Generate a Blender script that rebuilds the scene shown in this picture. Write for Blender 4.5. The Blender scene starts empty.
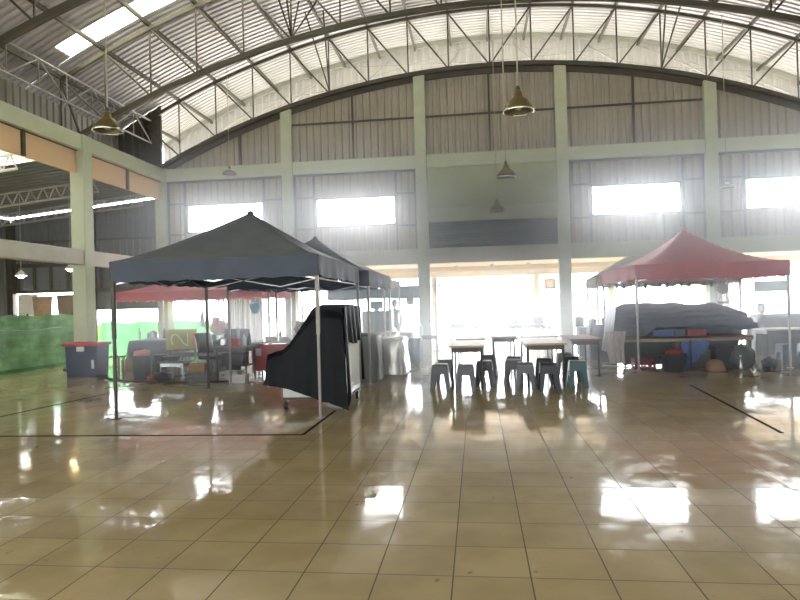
import bpy, bmesh, math, random
from mathutils import Vector, Matrix, noise
random.seed(7)
C = bpy.context.scene.collection
PI = math.pi
sin, cos, sqrt = math.sin, math.cos, math.sqrt

# ------------------------------------------------------------------ materials
def s2l(c):
    c = c / 255.0
    return c / 12.92 if c <= 0.04045 else ((c + 0.055) / 1.055) ** 2.4
def rgb(t): return (s2l(t[0]), s2l(t[1]), s2l(t[2]), 1.0)

def mat(name, col, rough=0.6, metal=0.0, var=0.10, scale=6.0, bump=0.0, emit=None, translucent=0.0, spec=0.5, rvar=0.0):
    m = bpy.data.materials.new(name); m.use_nodes = True
    nt = m.node_tree; N = nt.nodes; L = nt.links
    b = N['Principled BSDF']; out = N['Material Output']
    tc = N.new('ShaderNodeTexCoord'); nz = N.new('ShaderNodeTexNoise')
    nz.inputs['Scale'].default_value = scale; nz.inputs['Detail'].default_value = 4
    L.new(tc.outputs['Object'], nz.inputs['Vector'])
    rp = N.new('ShaderNodeValToRGB'); c = rgb(col)
    rp.color_ramp.elements[0].position = 0.3; rp.color_ramp.elements[1].position = 0.7
    rp.color_ramp.elements[0].color = tuple(x * (1 - var) for x in c[:3]) + (1,)
    rp.color_ramp.elements[1].color = tuple(min(1, x * (1 + var)) for x in c[:3]) + (1,)
    L.new(nz.outputs['Fac'], rp.inputs['Fac']); L.new(rp.outputs['Color'], b.inputs['Base Color'])
    b.inputs['Roughness'].default_value = rough; b.inputs['Metallic'].default_value = metal
    b.inputs['Specular IOR Level'].default_value = spec
    if bump:
        bp = N.new('ShaderNodeBump'); bp.inputs['Strength'].default_value = bump; bp.inputs['Distance'].default_value = 0.02
        L.new(nz.outputs['Fac'], bp.inputs['Height']); L.new(bp.outputs['Normal'], b.inputs['Normal'])
    if emit:
        b.inputs['Emission Color'].default_value = rgb(emit[0]); b.inputs['Emission Strength'].default_value = emit[1]
    if translucent:
        t = N.new('ShaderNodeBsdfTranslucent'); L.new(rp.outputs['Color'], t.inputs['Color'])
        mx = N.new('ShaderNodeMixShader'); mx.inputs['Fac'].default_value = translucent
        L.new(b.outputs['BSDF'], mx.inputs[1]); L.new(t.outputs['BSDF'], mx.inputs[2]); L.new(mx.outputs['Shader'], out.inputs['Surface'])
    return m

M = {}
def dm(k, *a, **kw): M[k] = mat(k, *a, **kw)
dm('concrete_green', (196, 204, 176), 0.75, var=0.06, scale=2.5)
dm('concrete_wall', (184, 194, 154), 0.75, var=0.08, scale=1.6)
dm('concrete_grey', (200, 198, 184), 0.75, var=0.08, scale=2.0)
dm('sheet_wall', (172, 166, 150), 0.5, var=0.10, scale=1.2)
dm('sheet_gable', (184, 180, 178), 0.55, var=0.05, scale=1.2)
dm('sheet_roof', (190, 186, 186), 0.38, metal=0.25, var=0.08, scale=0.7)
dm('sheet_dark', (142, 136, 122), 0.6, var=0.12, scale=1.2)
dm('sheet_annex', (112, 116, 120), 0.6, var=0.10, scale=1.0)
dm('panel_dark', (86, 98, 104), 0.6, var=0.08, scale=1.0)
dm('steel_dark', (88, 84, 74), 0.55, metal=0.2, var=0.12, scale=5)
dm('steel_pale', (160, 157, 148), 0.5, metal=0.1, var=0.10, scale=5)
dm('steel_white', (226, 226, 222), 0.45, var=0.05)
dm('frame_blue', (104, 110, 112), 0.5, metal=0.1, var=0.08)
dm('peach', (238, 206, 160), 0.7, var=0.05, scale=1.0)
dm('soffit', (240, 224, 206), 0.7, var=0.05, scale=1.0)
dm('white_paint', (235, 235, 228), 0.5, var=0.04)
dm('ground_conc', (196, 192, 184), 0.85, var=0.08, scale=0.4)
dm('skylight', (250, 246, 214), 0.6, var=0.02, translucent=0.92)
dm('cloth_black', (68, 80, 94), 0.55, var=0.12, scale=3, translucent=0.06)
dm('cloth_navy', (44, 58, 92), 0.6, var=0.12, scale=3, translucent=0.15)
dm('cloth_red', (212, 108, 120), 0.6, var=0.08, scale=3, translucent=0.32)
dm('cloth_pink', (234, 138, 148), 0.6, var=0.10, scale=3, translucent=0.35)
dm('cloth_khaki', (150, 140, 112), 0.65, var=0.12, scale=3, translucent=0.25)
dm('cloth_pale', (214, 216, 220), 0.6, var=0.06, scale=3, translucent=0.35)
dm('cloth_blue_grey', (112, 128, 146), 0.65, var=0.08, scale=3, translucent=0.2)
dm('tarp_black', (12, 15, 22), 0.55, var=0.18, scale=5, bump=0.15, spec=.25)
dm('tarp_olive', (112, 112, 98), 0.5, var=0.12, scale=4, bump=0.2)
dm('tarp_grey', (92, 104, 124), 0.42, var=0.12, scale=4, bump=0.2)
dm('tarp_deep', (56, 70, 98), 0.45, var=0.12, scale=4, bump=0.2)
dm('tarp_blue', (96, 128, 196), 0.5, var=0.12, scale=5, bump=0.2)
dm('foil', (232, 228, 220), 0.25, metal=0.6, var=0.06, scale=9, bump=0.5)
dm('foil_beige', (230, 220, 212), 0.32, metal=0.15, var=0.08, scale=9, bump=0.4)
dm('net_green', (96, 172, 108), 0.6, var=0.30, scale=3.5, translucent=0.35)
dm('net_band', (54, 128, 74), 0.6, var=0.15, scale=8, translucent=0.2)
dm('hedge', (120, 170, 84), 0.8, var=0.25, scale=12)
dm('plastic_black', (34, 36, 38), 0.4, var=0.12)
dm('plastic_green_grey', (74, 88, 82), 0.45, var=0.10)
dm('plastic_blue', (30, 46, 84), 0.4, var=0.10)
dm('plastic_blue_grey', (96, 118, 146), 0.45, var=0.08)
dm('plastic_red', (190, 52, 46), 0.45, var=0.10)
dm('plastic_teal', (64, 112, 112), 0.4, var=0.10)
dm('plastic_cyan', (60, 206, 226), 0.4, var=0.06, translucent=0.3)
dm('plastic_grey', (120, 124, 126), 0.45, var=0.10)
dm('plastic_white', (232, 232, 228), 0.4, var=0.04)
dm('plastic_pink', (224, 150, 146), 0.5, var=0.12)
dm('paper_white', (240, 238, 232), 0.7, var=0.03)
dm('red_panel', (206, 58, 54), 0.5, var=0.08, scale=2)
dm('yellow_board', (190, 190, 92), 0.5, var=0.08, scale=3)
dm('letter_white', (236, 238, 214), 0.5, var=0.02)
dm('wood', (150, 112, 76), 0.55, var=0.18, scale=7)
dm('wood_pale', (206, 182, 150), 0.4, var=0.10, scale=6)
dm('cardboard', (176, 142, 104), 0.8, var=0.10)
dm('steel', (190, 192, 194), 0.25, metal=0.9, var=0.05)
dm('lamp_shade', (120, 108, 66), 0.42, metal=0.3, var=0.12, scale=9)
dm('lamp_rim', (214, 216, 206), 0.12, metal=0.9, var=0.04)
dm('bulb', (244, 244, 236), 0.2, var=0.02)
dm('cord', (178, 172, 150), 0.6, var=0.05)
dm('cable_dark', (52, 48, 44), 0.6, var=0.10)
dm('marking', (44, 37, 28), 0.9, var=0.15, scale=3, spec=.1)
dm('lamp_lit_white', (255, 252, 246), 0.4, emit=((255, 250, 240), 14.0))
dm('lamp_lit_warm', (255, 236, 200), 0.4, emit=((255, 214, 150), 12.0))
dm('skin', (176, 124, 96), 0.55, var=0.06)
dm('hair', (28, 24, 22), 0.5, var=0.10)
dm('shirt_dark', (58, 62, 72), 0.8, var=0.10)
dm('shirt_grey', (110, 118, 124), 0.8, var=0.10)
dm('trousers', (44, 46, 56), 0.8, var=0.10)
dm('eye', (20, 18, 18), 0.2)
dm('leaf', (74, 108, 62), 0.6, var=0.20)
dm('sack', (176, 152, 126), 0.8, var=0.12, bump=0.3)
dm('sack_dark', (140, 122, 106), 0.8, var=0.12, bump=0.3)
dm('tyre', (30, 30, 30), 0.8)
dm('blue_curtain', (120, 176, 226), 0.5, var=0.08, translucent=0.35)
dm('orange_sign', (226, 150, 70), 0.5, var=0.04)
dm('far_wall', (226, 214, 196), 0.8, var=0.05, scale=0.5)
dm('screen', (150, 160, 166), 0.2, var=0.03)

def floor_material():
    m = bpy.data.materials.new('glazed_tiles'); m.use_nodes = True
    nt = m.node_tree; N = nt.nodes; L = nt.links; b = N['Principled BSDF']
    geo = N.new('ShaderNodeNewGeometry'); sep = N.new('ShaderNodeSeparateXYZ'); L.new(geo.outputs['Position'], sep.inputs[0])
    T = 0.42
    def mth(op, a, bv=None):
        n = N.new('ShaderNodeMath'); n.operation = op
        for i, v in enumerate((a, bv)):
            if v is None: continue
            if isinstance(v, (int, float)): n.inputs[i].default_value = v
            else: L.new(v, n.inputs[i])
        return n.outputs[0]
    us = []; fl = []
    for ax, o in (('X', -1.851), ('Y', 3.442)):
        u = mth('DIVIDE', mth('SUBTRACT', sep.outputs[ax], o - 420 * T), T)
        f = mth('FRACT', u); d = mth('MINIMUM', f, mth('SUBTRACT', 1.0, f))
        us.append(d); fl.append(mth('FLOOR', u))
    # the lines that run away from the camera are a little wider than the cross lines
    gx = mth('LESS_THAN', us[0], 0.0095); gy = mth('LESS_THAN', us[1], 0.0078)
    grout = mth('MAXIMUM', gx, gy)
    cmb = N.new('ShaderNodeCombineXYZ'); L.new(fl[0], cmb.inputs[0]); L.new(fl[1], cmb.inputs[1])
    wn = N.new('ShaderNodeTexWhiteNoise'); wn.noise_dimensions = '2D'; L.new(cmb.outputs[0], wn.inputs['Vector'])
    nz = N.new('ShaderNodeTexNoise'); nz.inputs['Scale'].default_value = 2.2; nz.inputs['Detail'].default_value = 6; L.new(geo.outputs['Position'], nz.inputs['Vector'])
    r1 = N.new('ShaderNodeValToRGB'); L.new(nz.outputs['Fac'], r1.inputs['Fac'])
    r1.color_ramp.elements[0].position = 0.36; r1.color_ramp.elements[1].position = 0.62
    r1.color_ramp.elements[0].color = rgb((198, 178, 130)); r1.color_ramp.elements[1].color = rgb((212, 192, 144))
    mx = N.new('ShaderNodeMixRGB'); mx.blend_type = 'MULTIPLY'; mx.inputs[0].default_value = 1.0
    r2 = N.new('ShaderNodeValToRGB'); L.new(wn.outputs['Value'], r2.inputs['Fac'])
    r2.color_ramp.elements[0].color = (0.88, 0.88, 0.88, 1); r2.color_ramp.elements[1].color = (1, 1, 1, 1)
    L.new(r1.outputs[0], mx.inputs[1]); L.new(r2.outputs[0], mx.inputs[2])
    mg = N.new('ShaderNodeMixRGB'); L.new(grout, mg.inputs[0]); L.new(mx.outputs[0], mg.inputs[1]); mg.inputs[2].default_value = rgb((84, 70, 48))
    vo = N.new('ShaderNodeTexNoise'); vo.inputs['Scale'].default_value = 9.0; vo.inputs['Detail'].default_value = 3; L.new(geo.outputs['Position'], vo.inputs['Vector'])
    sk = N.new('ShaderNodeMapRange'); L.new(vo.outputs['Fac'], sk.inputs['Value']); sk.inputs['From Min'].default_value = .70; sk.inputs['From Max'].default_value = .76; sk.inputs['To Min'].default_value = 0; sk.inputs['To Max'].default_value = .6
    ms = N.new('ShaderNodeMixRGB'); L.new(sk.outputs[0], ms.inputs[0]); L.new(mg.outputs[0], ms.inputs[1]); ms.inputs[2].default_value = rgb((92, 76, 52))
    L.new(ms.outputs[0], b.inputs['Base Color'])
    n2 = N.new('ShaderNodeTexNoise'); n2.inputs['Scale'].default_value = 4.5; n2.inputs['Detail'].default_value = 8; n2.inputs['Roughness'].default_value = 0.7
    L.new(geo.outputs['Position'], n2.inputs['Vector'])
    r3 = N.new('ShaderNodeMapRange'); L.new(n2.outputs['Fac'], r3.inputs['Value'])
    r3.inputs['From Min'].default_value = 0.42; r3.inputs['From Max'].default_value = 0.75
    r3.inputs['To Min'].default_value = 0.022; r3.inputs['To Max'].default_value = 0.24
    rr = N.new('ShaderNodeMixRGB'); L.new(grout, rr.inputs[0]); L.new(r3.outputs[0], rr.inputs[1]); rr.inputs[2].default_value = (0.6, 0.6, 0.6, 1)
    L.new(rr.outputs[0], b.inputs['Roughness'])
    b.inputs['IOR'].default_value = 1.6
    n3 = N.new('ShaderNodeTexNoise'); n3.inputs['Scale'].default_value = 1.7; n3.inputs['Detail'].default_value = 2; L.new(geo.outputs['Position'], n3.inputs['Vector'])
    ad = mth('ADD', mth('MULTIPLY', n3.outputs['Fac'], 1.0), mth('MULTIPLY', grout, -0.25))
    bp = N.new('ShaderNodeBump'); bp.inputs['Strength'].default_value = 0.10; bp.inputs['Distance'].default_value = 0.012
    vm = N.new('ShaderNodeVectorMath'); vm.operation = 'SUBTRACT'; L.new(wn.outputs['Color'], vm.inputs[0]); vm.inputs[1].default_value = (.5, .5, .5)
    vs_ = N.new('ShaderNodeVectorMath'); vs_.operation = 'SCALE'; L.new(vm.outputs[0], vs_.inputs[0]); vs_.inputs['Scale'].default_value = .010
    va = N.new('ShaderNodeVectorMath'); va.operation = 'ADD'; L.new(vs_.outputs[0], va.inputs[0]); L.new(geo.outputs['Normal'], va.inputs[1])
    vn = N.new('ShaderNodeVectorMath'); vn.operation = 'NORMALIZE'; L.new(va.outputs[0], vn.inputs[0]); L.new(vn.outputs[0], bp.inputs['Normal'])
    L.new(ad, bp.inputs['Height']); L.new(bp.outputs['Normal'], b.inputs['Normal'])
    return m
M['tiles'] = floor_material()
def net_material():
    m = mat('net_green_sheer', (122, 172, 124), 0.6, var=0.30, scale=2.5, translucent=0.4)
    nt = m.node_tree; N = nt.nodes; L = nt.links; out = N['Material Output']; old = out.inputs['Surface'].links[0].from_socket
    g = N.new('ShaderNodeNewGeometry'); mp = N.new('ShaderNodeMapping'); mp.inputs['Scale'].default_value = (1, 1.2, 5.0); L.new(g.outputs['Position'], mp.inputs['Vector'])
    nz = N.new('ShaderNodeTexNoise'); nz.inputs['Scale'].default_value = 1.6; nz.inputs['Detail'].default_value = 6; L.new(mp.outputs[0], nz.inputs['Vector'])
    r = N.new('ShaderNodeMapRange'); L.new(nz.outputs['Fac'], r.inputs['Value']); r.inputs['From Min'].default_value = .35; r.inputs['From Max'].default_value = .7; r.inputs['To Min'].default_value = .02; r.inputs['To Max'].default_value = .30
    tr = N.new('ShaderNodeBsdfTransparent'); tr.inputs['Color'].default_value = (.75, .95, .78, 1); mx = N.new('ShaderNodeMixShader')
    L.new(r.outputs[0], mx.inputs['Fac']); L.new(old, mx.inputs[1]); L.new(tr.outputs[0], mx.inputs[2]); L.new(mx.outputs[0], out.inputs['Surface']); return m
M['net_sheer'] = net_material()

# ------------------------------------------------------------------ mesh helpers
class MB:
    def __init__(s): s.v = []; s.f = []; s.smooth = False
    def quad(s, *p):
        n = len(s.v); s.v += [tuple(x) for x in p]; s.f.append(tuple(range(n, n + len(p)))); return s
    def box(s, c, d, rz=0, rx=0, ry=0, taper=1.0):
        n = len(s.v); h = [x / 2 for x in d]
        R = Matrix.Rotation(rz, 3, 'Z') @ Matrix.Rotation(ry, 3, 'Y') @ Matrix.Rotation(rx, 3, 'X')
        for z in (-1, 1):
            k = taper if z < 0 else 1.0
            for x, y in ((-1, -1), (1, -1), (1, 1), (-1, 1)):
                p = R @ Vector((x * h[0] * k, y * h[1] * k, z * h[2])); s.v.append((p.x + c[0], p.y + c[1], p.z + c[2]))
        s.f += [tuple(n + i for i in q) for q in ((3, 2, 1, 0), (4, 5, 6, 7), (0, 1, 5, 4), (1, 2, 6, 5), (2, 3, 7, 6), (3, 0, 4, 7))]
        return s
    def span(s, a, b):
        return s.box([(a[i] + b[i]) / 2 for i in range(3)], [abs(b[i] - a[i]) for i in range(3)])
    def tube(s, a, b, r, n=8, r2=None):
        a = Vector(a); b = Vector(b); d = (b - a)
        if d.length < 1e-6: return s
        d.normalize(); u = d.orthogonal().normalized(); w = d.cross(u); r2 = r if r2 is None else r2; k = len(s.v)
        for p, q in ((a, r), (b, r2)):
            for i in range(n):
                t = 2 * PI * i / n; s.v.append(tuple(p + u * (q * cos(t)) + w * (q * sin(t))))
        for i in range(n): j = (i + 1) % n; s.f.append((k + i, k + j, k + n + j, k + n + i))
        s.f.append(tuple(k + i for i in reversed(range(n)))); s.f.append(tuple(k + n + i for i in range(n)))
        return s
    def path(s, pts, r, n=6):
        for a, b in zip(pts, pts[1:]): s.tube(a, b, r, n)
        return s
    def bar(s, a, b, w, h):
        # square-section bar: h measured in the plane that holds the bar and the vertical
        a = Vector(a); b = Vector(b); d = (b - a); L = d.length
        if L < 1e-6: return s
        d.normalize(); up = Vector((0, 0, 1)) if abs(d.z) < 0.98 else Vector((0, 1, 0))
        sd = d.cross(up).normalized(); up = sd.cross(d); k = len(s.v)
        for p in (a, b):
            for x, y in ((-1, -1), (1, -1), (1, 1), (-1, 1)): s.v.append(tuple(p + sd * (x * w / 2) + up * (y * h / 2)))
        s.f += [tuple(k + i for i in q) for q in ((0, 1, 2, 3), (7, 6, 5, 4), (4, 5, 1, 0), (5, 6, 2, 1), (6, 7, 3, 2), (7, 4, 0, 3))]
        return s
    def lathe(s, prof, c=(0, 0, 0), n=20, cap=True):
        k = len(s.v)
        for r, z in prof:
            for i in range(n):
                t = 2 * PI * i / n; s.v.append((c[0] + r * cos(t), c[1] + r * sin(t), c[2] + z))
        for j in range(len(prof) - 1):
            for i in range(n):
                q = (i + 1) % n; a = k + j * n; s.f.append((a + i, a + q, a + n + q, a + n + i))
        if cap:
            s.f.append(tuple(k + i for i in reversed(range(n)))); e = k + (len(prof) - 1) * n; s.f.append(tuple(e + i for i in range(n)))
        return s
    def blob(s, c, r, seed=0, amp=0.25, n=10):
        k = len(s.v); rx, ry, rz = r
        for j in range(n + 1):
            ph = PI * j / n
            for i in range(n * 2):
                t = PI * i / n; d = Vector((sin(ph) * cos(t), sin(ph) * sin(t), cos(ph)))
                q = 1 + amp * noise.noise(d * 2.2 + Vector((seed * 7.3, seed, 0)))
                s.v.append((c[0] + d.x * rx * q, c[1] + d.y * ry * q, c[2] + d.z * rz * q))
        for j in range(n):
            for i in range(n * 2):
                q = (i + 1) % (n * 2); a = k + j * n * 2; s.f.append((a + i, a + n * 2 + i, a + n * 2 + q, a + q))
        return s
    def grid(s, fn, nu, nv):
        k = len(s.v)
        for j in range(nv + 1):
            for i in range(nu + 1): s.v.append(tuple(fn(i / nu, j / nv)))
        for j in range(nv):
            for i in range(nu):
                a = k + j * (nu + 1) + i; s.f.append((a, a + 1, a + nu + 2, a + nu + 1))
        return s
    def corr(s, u0, u1, zlo, zhi, place, pitch=0.21, dep=0.035):
        """Ribbed metal sheet: ribs stand along z; place(u, z, out) makes the point."""
        n = max(1, round((u1 - u0) / pitch)); p = (u1 - u0) / n; us = []
        for i in range(n):
            b = u0 + i * p; us += [(b, 0), (b + .50 * p, 0), (b + .62 * p, dep), (b + .88 * p, dep)]
        us.append((u1, 0)); k = len(s.v)
        for u, o in us:
            a = zlo(u) if callable(zlo) else zlo; b = zhi(u) if callable(zhi) else zhi
            s.v += [tuple(place(u, a, o)), tuple(place(u, max(b, a + .002), o))]
        for i in range(len(us) - 1): a = k + 2 * i; s.f.append((a, a + 2, a + 3, a + 1))
        return s
    def build(s, name, m, parent=None, loc=None, smooth=False, weld=False, bevel=0.0, solid=0.0):
        me = bpy.data.meshes.new(name); me.from_pydata(s.v, [], s.f); me.update()
        bm = bmesh.new(); bm.from_mesh(me)
        if weld: bmesh.ops.remove_doubles(bm, verts=bm.verts, dist=1e-4)
        bmesh.ops.recalc_face_normals(bm, faces=bm.faces); bm.to_mesh(me); bm.free()
        for mm in (m if isinstance(m, (list, tuple)) else [m]): me.materials.append(M[mm] if isinstance(mm, str) else mm)
        if smooth:
            for p in me.polygons: p.use_smooth = True
        o = bpy.data.objects.new(name, me); C.objects.link(o)
        if parent is not None: o.parent = parent
        if loc is not None: o.location = loc
        if bevel:
            b = o.modifiers.new('bevel', 'BEVEL'); b.width = bevel; b.segments = 2; b.limit_method = 'ANGLE'
        if solid:
            q = o.modifiers.new('solid', 'SOLIDIFY'); q.thickness = solid; q.offset = 0
        return o

def tag(o, label, cat, group=None, kind=None):
    o['label'] = label; o['category'] = cat
    if group: o['group'] = group
    if kind: o['kind'] = kind
    return o
def thing(name, label, cat, loc=(0, 0, 0), rz=0, group=None):
    o = bpy.data.objects.new(name, None); C.objects.link(o); o.location = loc; o.rotation_euler = (0, 0, rz)
    o.empty_display_size = 0.1
    return tag(o, label, cat, group)
def struct(o, label=None):
    o['kind'] = 'structure'
    if label: o['label'] = label
    return o
def dup(root, loc, rz=None, label=None, group=None):
    def cp(o, par):
        c = o.copy(); C.objects.link(c)
        if par is not None: c.parent = par
        for ch in kids.get(o.name, []): cp(ch, c)
        return c
    kids = {}
    for o in bpy.data.objects:
        if o.parent: kids.setdefault(o.parent.name, []).append(o)
    r = cp(root, None); r.location = loc
    if rz is not None: r.rotation_euler = (0, 0, rz)
    if label: r['label'] = label
    if group: r['group'] = group
    return r
def wob(p, a, f, seed=0.0): return a * noise.noise(Vector((p[0] * f + seed, p[1] * f - seed, p[2] * f + 2 * seed)))

# ------------------------------------------------------------------ setting: floor, frame, walls
YB = 18.25                       # plane of the back wall
BAY = 4.0; COL0 = -9.5           # five bays of four metres
CX = 0.55                        # centre line of the barrel roof
def zbot(x): return -13.76 + sqrt(22.0 ** 2 - (x - CX) ** 2)      # lower chord of the trusses
def ztop(x): return -12.34 + sqrt(22.2 ** 2 - (x - CX) ** 2)      # upper chord
def zroof(x): return -12.34 + sqrt(22.45 ** 2 - (x - CX) ** 2)    # sheet

struct(MB().span((-15.2, -6, -0.12), (12.4, 23.6, 0)).build('floor', 'tiles'))
struct(MB().span((-90, -60, -0.30), (90, 120, -0.13)).build('ground_outside', 'ground_conc'))

for k in range(6):
    x = COL0 + BAY * k
    m = MB(); top = min(zbot(x) - 0.02, 99) if 0 < k < 5 else 5.85
    m.span((x - .165, 18.02, 0), (x + .165, 18.38, top))
    struct(m.build('column', 'concrete_green', bevel=0.01))
for y in (14.2, 10.2, 6.2, 2.2):
    struct(MB().span((-9.5 - .18, y - .18, 0), (-9.5 + .18, y + .18, 5.80)).build('column', 'concrete_green', bevel=0.01))
for y in (14.2, 10.2, 6.2, 2.2):
    struct(MB().span((10.5 - .18, y - .18, 0), (10.5 + .18, y + .18, 5.80)).build('column', 'concrete_green', bevel=0.01))
# ring of beams
struct(MB().span((-9.64, -2, 5.42), (-9.36, 18.06, 5.80)).build('beam_left', 'concrete_green', bevel=0.01))
struct(MB().span((10.36, -2, 5.42), (10.64, 18.06, 5.80)).build('beam_right', 'concrete_green', bevel=0.01))
struct(MB().span((-9.64, -2, 2.65), (-9.36, 18.06, 3.01)).build('beam_left', 'concrete_grey', bevel=0.01))
struct(MB().span((10.36, -2, 2.65), (10.64, 18.06, 3.01)).build('beam_right', 'concrete_grey', bevel=0.01))
for k in range(5):
    x0 = COL0 + BAY * k + .165; x1 = x0 + BAY - .33
    struct(MB().span((x0, 18.08, 5.42), (x1, 18.34, 5.80)).build('beam_back', 'concrete_green', bevel=0.01))
    struct(MB().span((x0, 18.10, 2.64), (x1, 18.36, 3.08)).build('beam_back', 'concrete_wall' if k > 2 else 'concrete_grey', bevel=0.01))

# back wall: ribbed sheets between the columns, windows in four bays, concrete in the middle one
backp = lambda u, z, o: (u, YB - o, z)
WIN = {0: (-8.75, -6.30), 1: (-4.70, -2.29), 3: (3.29, 5.73), 4: (7.39, 9.80)}
WZ0, WZ1 = 3.82, 4.70
nwin = 0
for k in range(5):
    x0 = COL0 + BAY * k + .165; x1 = x0 + BAY - .33
    m = MB()
    m.corr(x0, x1, 5.80, lambda u: max(5.81, zbot(u) - 0.05), backp, dep=.055)
    if k in WIN:
        a, b = WIN[k]
        m.corr(x0, a, 3.08, 5.42, backp, dep=.055); m.corr(b, x1, 3.08, 5.42, backp, dep=.055)
        m.corr(a, b, 3.08, WZ0, backp, dep=.055); m.corr(a, b, WZ1, 5.42, backp, dep=.055)
    struct(m.build('wall_back', 'sheet_wall'))
    # dark rails that carry the sheets
    g = MB(); xm = (x0 + x1) / 2; yf = YB - 0.075
    zt = min(zbot(x0), zbot(x1))
    if k in (1, 2, 3):
        g.span((x0, yf - .02, 6.90), (x1, yf + .02, 6.95)); g.span((xm - .028, yf - .025, 5.80), (xm + .028, yf + .025, zbot(xm) - .05))
    else:
        xs = -7.9 if k == 0 else 8.9
        g.span((xs + .9 - .03 if k == 0 else xs - .03, yf - .02, 5.80), (xs + .96 if k == 0 else xs + .03, yf + .02, zbot(xs + (.9 if k == 0 else 0)) - .05))
    struct(g.build('trim_10', 'steel_dark')); g = MB()
    if k in WIN:
        a, b = WIN[k]
        g.span((x0, yf - .025, 5.36), (x1, yf + .025, 5.42))
        for xx in (a - .03, b + .03): g.span((xx - .03, yf - .025, 3.08), (xx + .03, yf + .025, 5.36))
        for q0, q1 in ((x0, a - .06), (b + .06, x1)):
            for zz in (WZ0 - .03, WZ1 + .03): g.span((q0, yf - .02, zz - .025), (q1, yf + .02, zz + .025))
        g.span((x0, yf - .02, 3.08), (x0 + .06, yf + .02, 5.36)); g.span((x1 - .06, yf - .02, 3.08), (x1, yf + .02, 5.36))
    if k in WIN: struct(g.build('trim_1', 'frame_blue'))
    if k in WIN:
        nwin += 1
        a, b = WIN[k]; f = MB()
        f.span((a, YB - .05, WZ0), (a + .04, YB + .05, WZ1)); f.span((b - .04, YB - .05, WZ0), (b, YB + .05, WZ1))
        f.span((a, YB - .05, WZ0), (b, YB + .05, WZ0 + .05)); f.span((a, YB - .05, WZ1 - .04), (b, YB + .05, WZ1))
        struct(f.build('window_%d' % nwin, 'frame_blue'))
# middle bay
x0 = COL0 + BAY * 2 + .165; x1 = x0 + BAY - .33
struct(MB().span((x0, 18.14, 4.22), (x1, 18.30, 5.42)).build('wall_back', 'concrete_wall'))
struct(MB().span((x0, 18.10, 3.84), (x1, 18.32, 4.24)).build('beam_back', 'concrete_green', bevel=0.01))
m = MB(); m.corr(3.08, 3.84, x0, x1, lambda u, z, o: (z, YB - .04 - o, u), pitch=0.085, dep=0.02)
struct(m.build('wall_back', 'panel_dark'))
struct(MB().span((.50, 18.10, 3.08), (.60, 18.18, 3.80)).build('trim_2', 'steel_dark'))

# barrel roof sheets: ribs run across the hall, along the arc
def arc_sheet(y0, y1, xa, xb, zf, pitch=0.19, dep=0.04, seg=44):
    m = MB(); n = max(1, round((y1 - y0) / pitch)); p = (y1 - y0) / n; ys = []
    for i in range(n):
        b = y0 + i * p; ys += [(b, 0), (b + .5 * p, 0), (b + .62 * p, dep), (b + .88 * p, dep)]
    ys.append((y1, 0))
    a0 = math.asin((xa - CX) / 22.45); a1 = math.asin((xb - CX) / 22.45)
    k = 0
    for y, o in ys:
        for i in range(seg + 1):
            a = a0 + (a1 - a0) * i / seg; R = 22.45 + o; m.v.append((CX + R * sin(a), y, -12.34 + R * cos(a)))
    for j in range(len(ys) - 1):
        for i in range(seg): q = j * (seg + 1) + i; m.f.append((q, q + 1, q + seg + 2, q + seg + 1))
    return m
XL, XR = -10.9, 12.0
struct(arc_sheet(-6, 13.45, XL, XR, zroof).build('ceiling', 'sheet_roof'))
struct(arc_sheet(14.05, 20.5, XL, XR, zroof).build('ceiling', 'sheet_roof'))
struct(arc_sheet(13.45, 14.05, XL, -9.58, zroof, seg=4).build('ceiling', 'sheet_roof'))
struct(arc_sheet(13.45, 14.05, -2.0, XR, zroof, seg=24).build('ceiling', 'sheet_roof'))
struct(arc_sheet(13.45, 14.05, -9.58, -2.0, zroof, seg=16).build('window_5', 'skylight'))
# gable fascia over the porch
m = MB(); m.corr(-10.6, 11.7, lambda u: zbot(u) + 0.35, lambda u: zroof(u) - 0.02, lambda u, z, o: (u, 20.45 - o, z), pitch=0.24)
struct(m.build('wall_gable', 'sheet_gable'))
m = MB(); n = 40
pts = [(-10.5 + 22.0 * i / n) for i in range(n + 1)]
for a, b in zip(pts, pts[1:]): m.bar((a, 20.34, zroof(a) - .10), (b, 20.34, zroof(b) - .10), .05, .16)
struct(m.build('trim_3', 'steel_pale'))

# eaves beyond the left and right beams
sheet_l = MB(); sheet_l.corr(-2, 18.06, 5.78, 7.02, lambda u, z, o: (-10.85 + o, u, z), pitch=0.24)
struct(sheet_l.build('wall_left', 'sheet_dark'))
sheet_r = MB(); sheet_r.corr(-6, 18.0, 0.0, 6.80, lambda u, z, o: (11.9 - o, u, z), pitch=0.24)
struct(sheet_r.build('wall_right_unseen', 'sheet_wall'))  # unseen side, closed off to keep out light from the right
m = MB(); m.corr(-10.8, 11.9, 4.4, lambda u: zroof(u) - .02, lambda u, z, o: (u, -5.9 + o, z), pitch=0.3)
struct(m.build('wall_unseen_rear', 'sheet_wall'))  # unseen wall behind the camera, added to dim the hall
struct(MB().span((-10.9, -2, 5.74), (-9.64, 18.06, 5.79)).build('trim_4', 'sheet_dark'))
m = MB(); m.corr(-10.92, -9.40, 5.76, lambda u: zroof(u) - .03, lambda u, z, o: (u, 18.06 - o, z), pitch=0.3)
struct(m.build('wall_back', 'steel_dark'))

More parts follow.
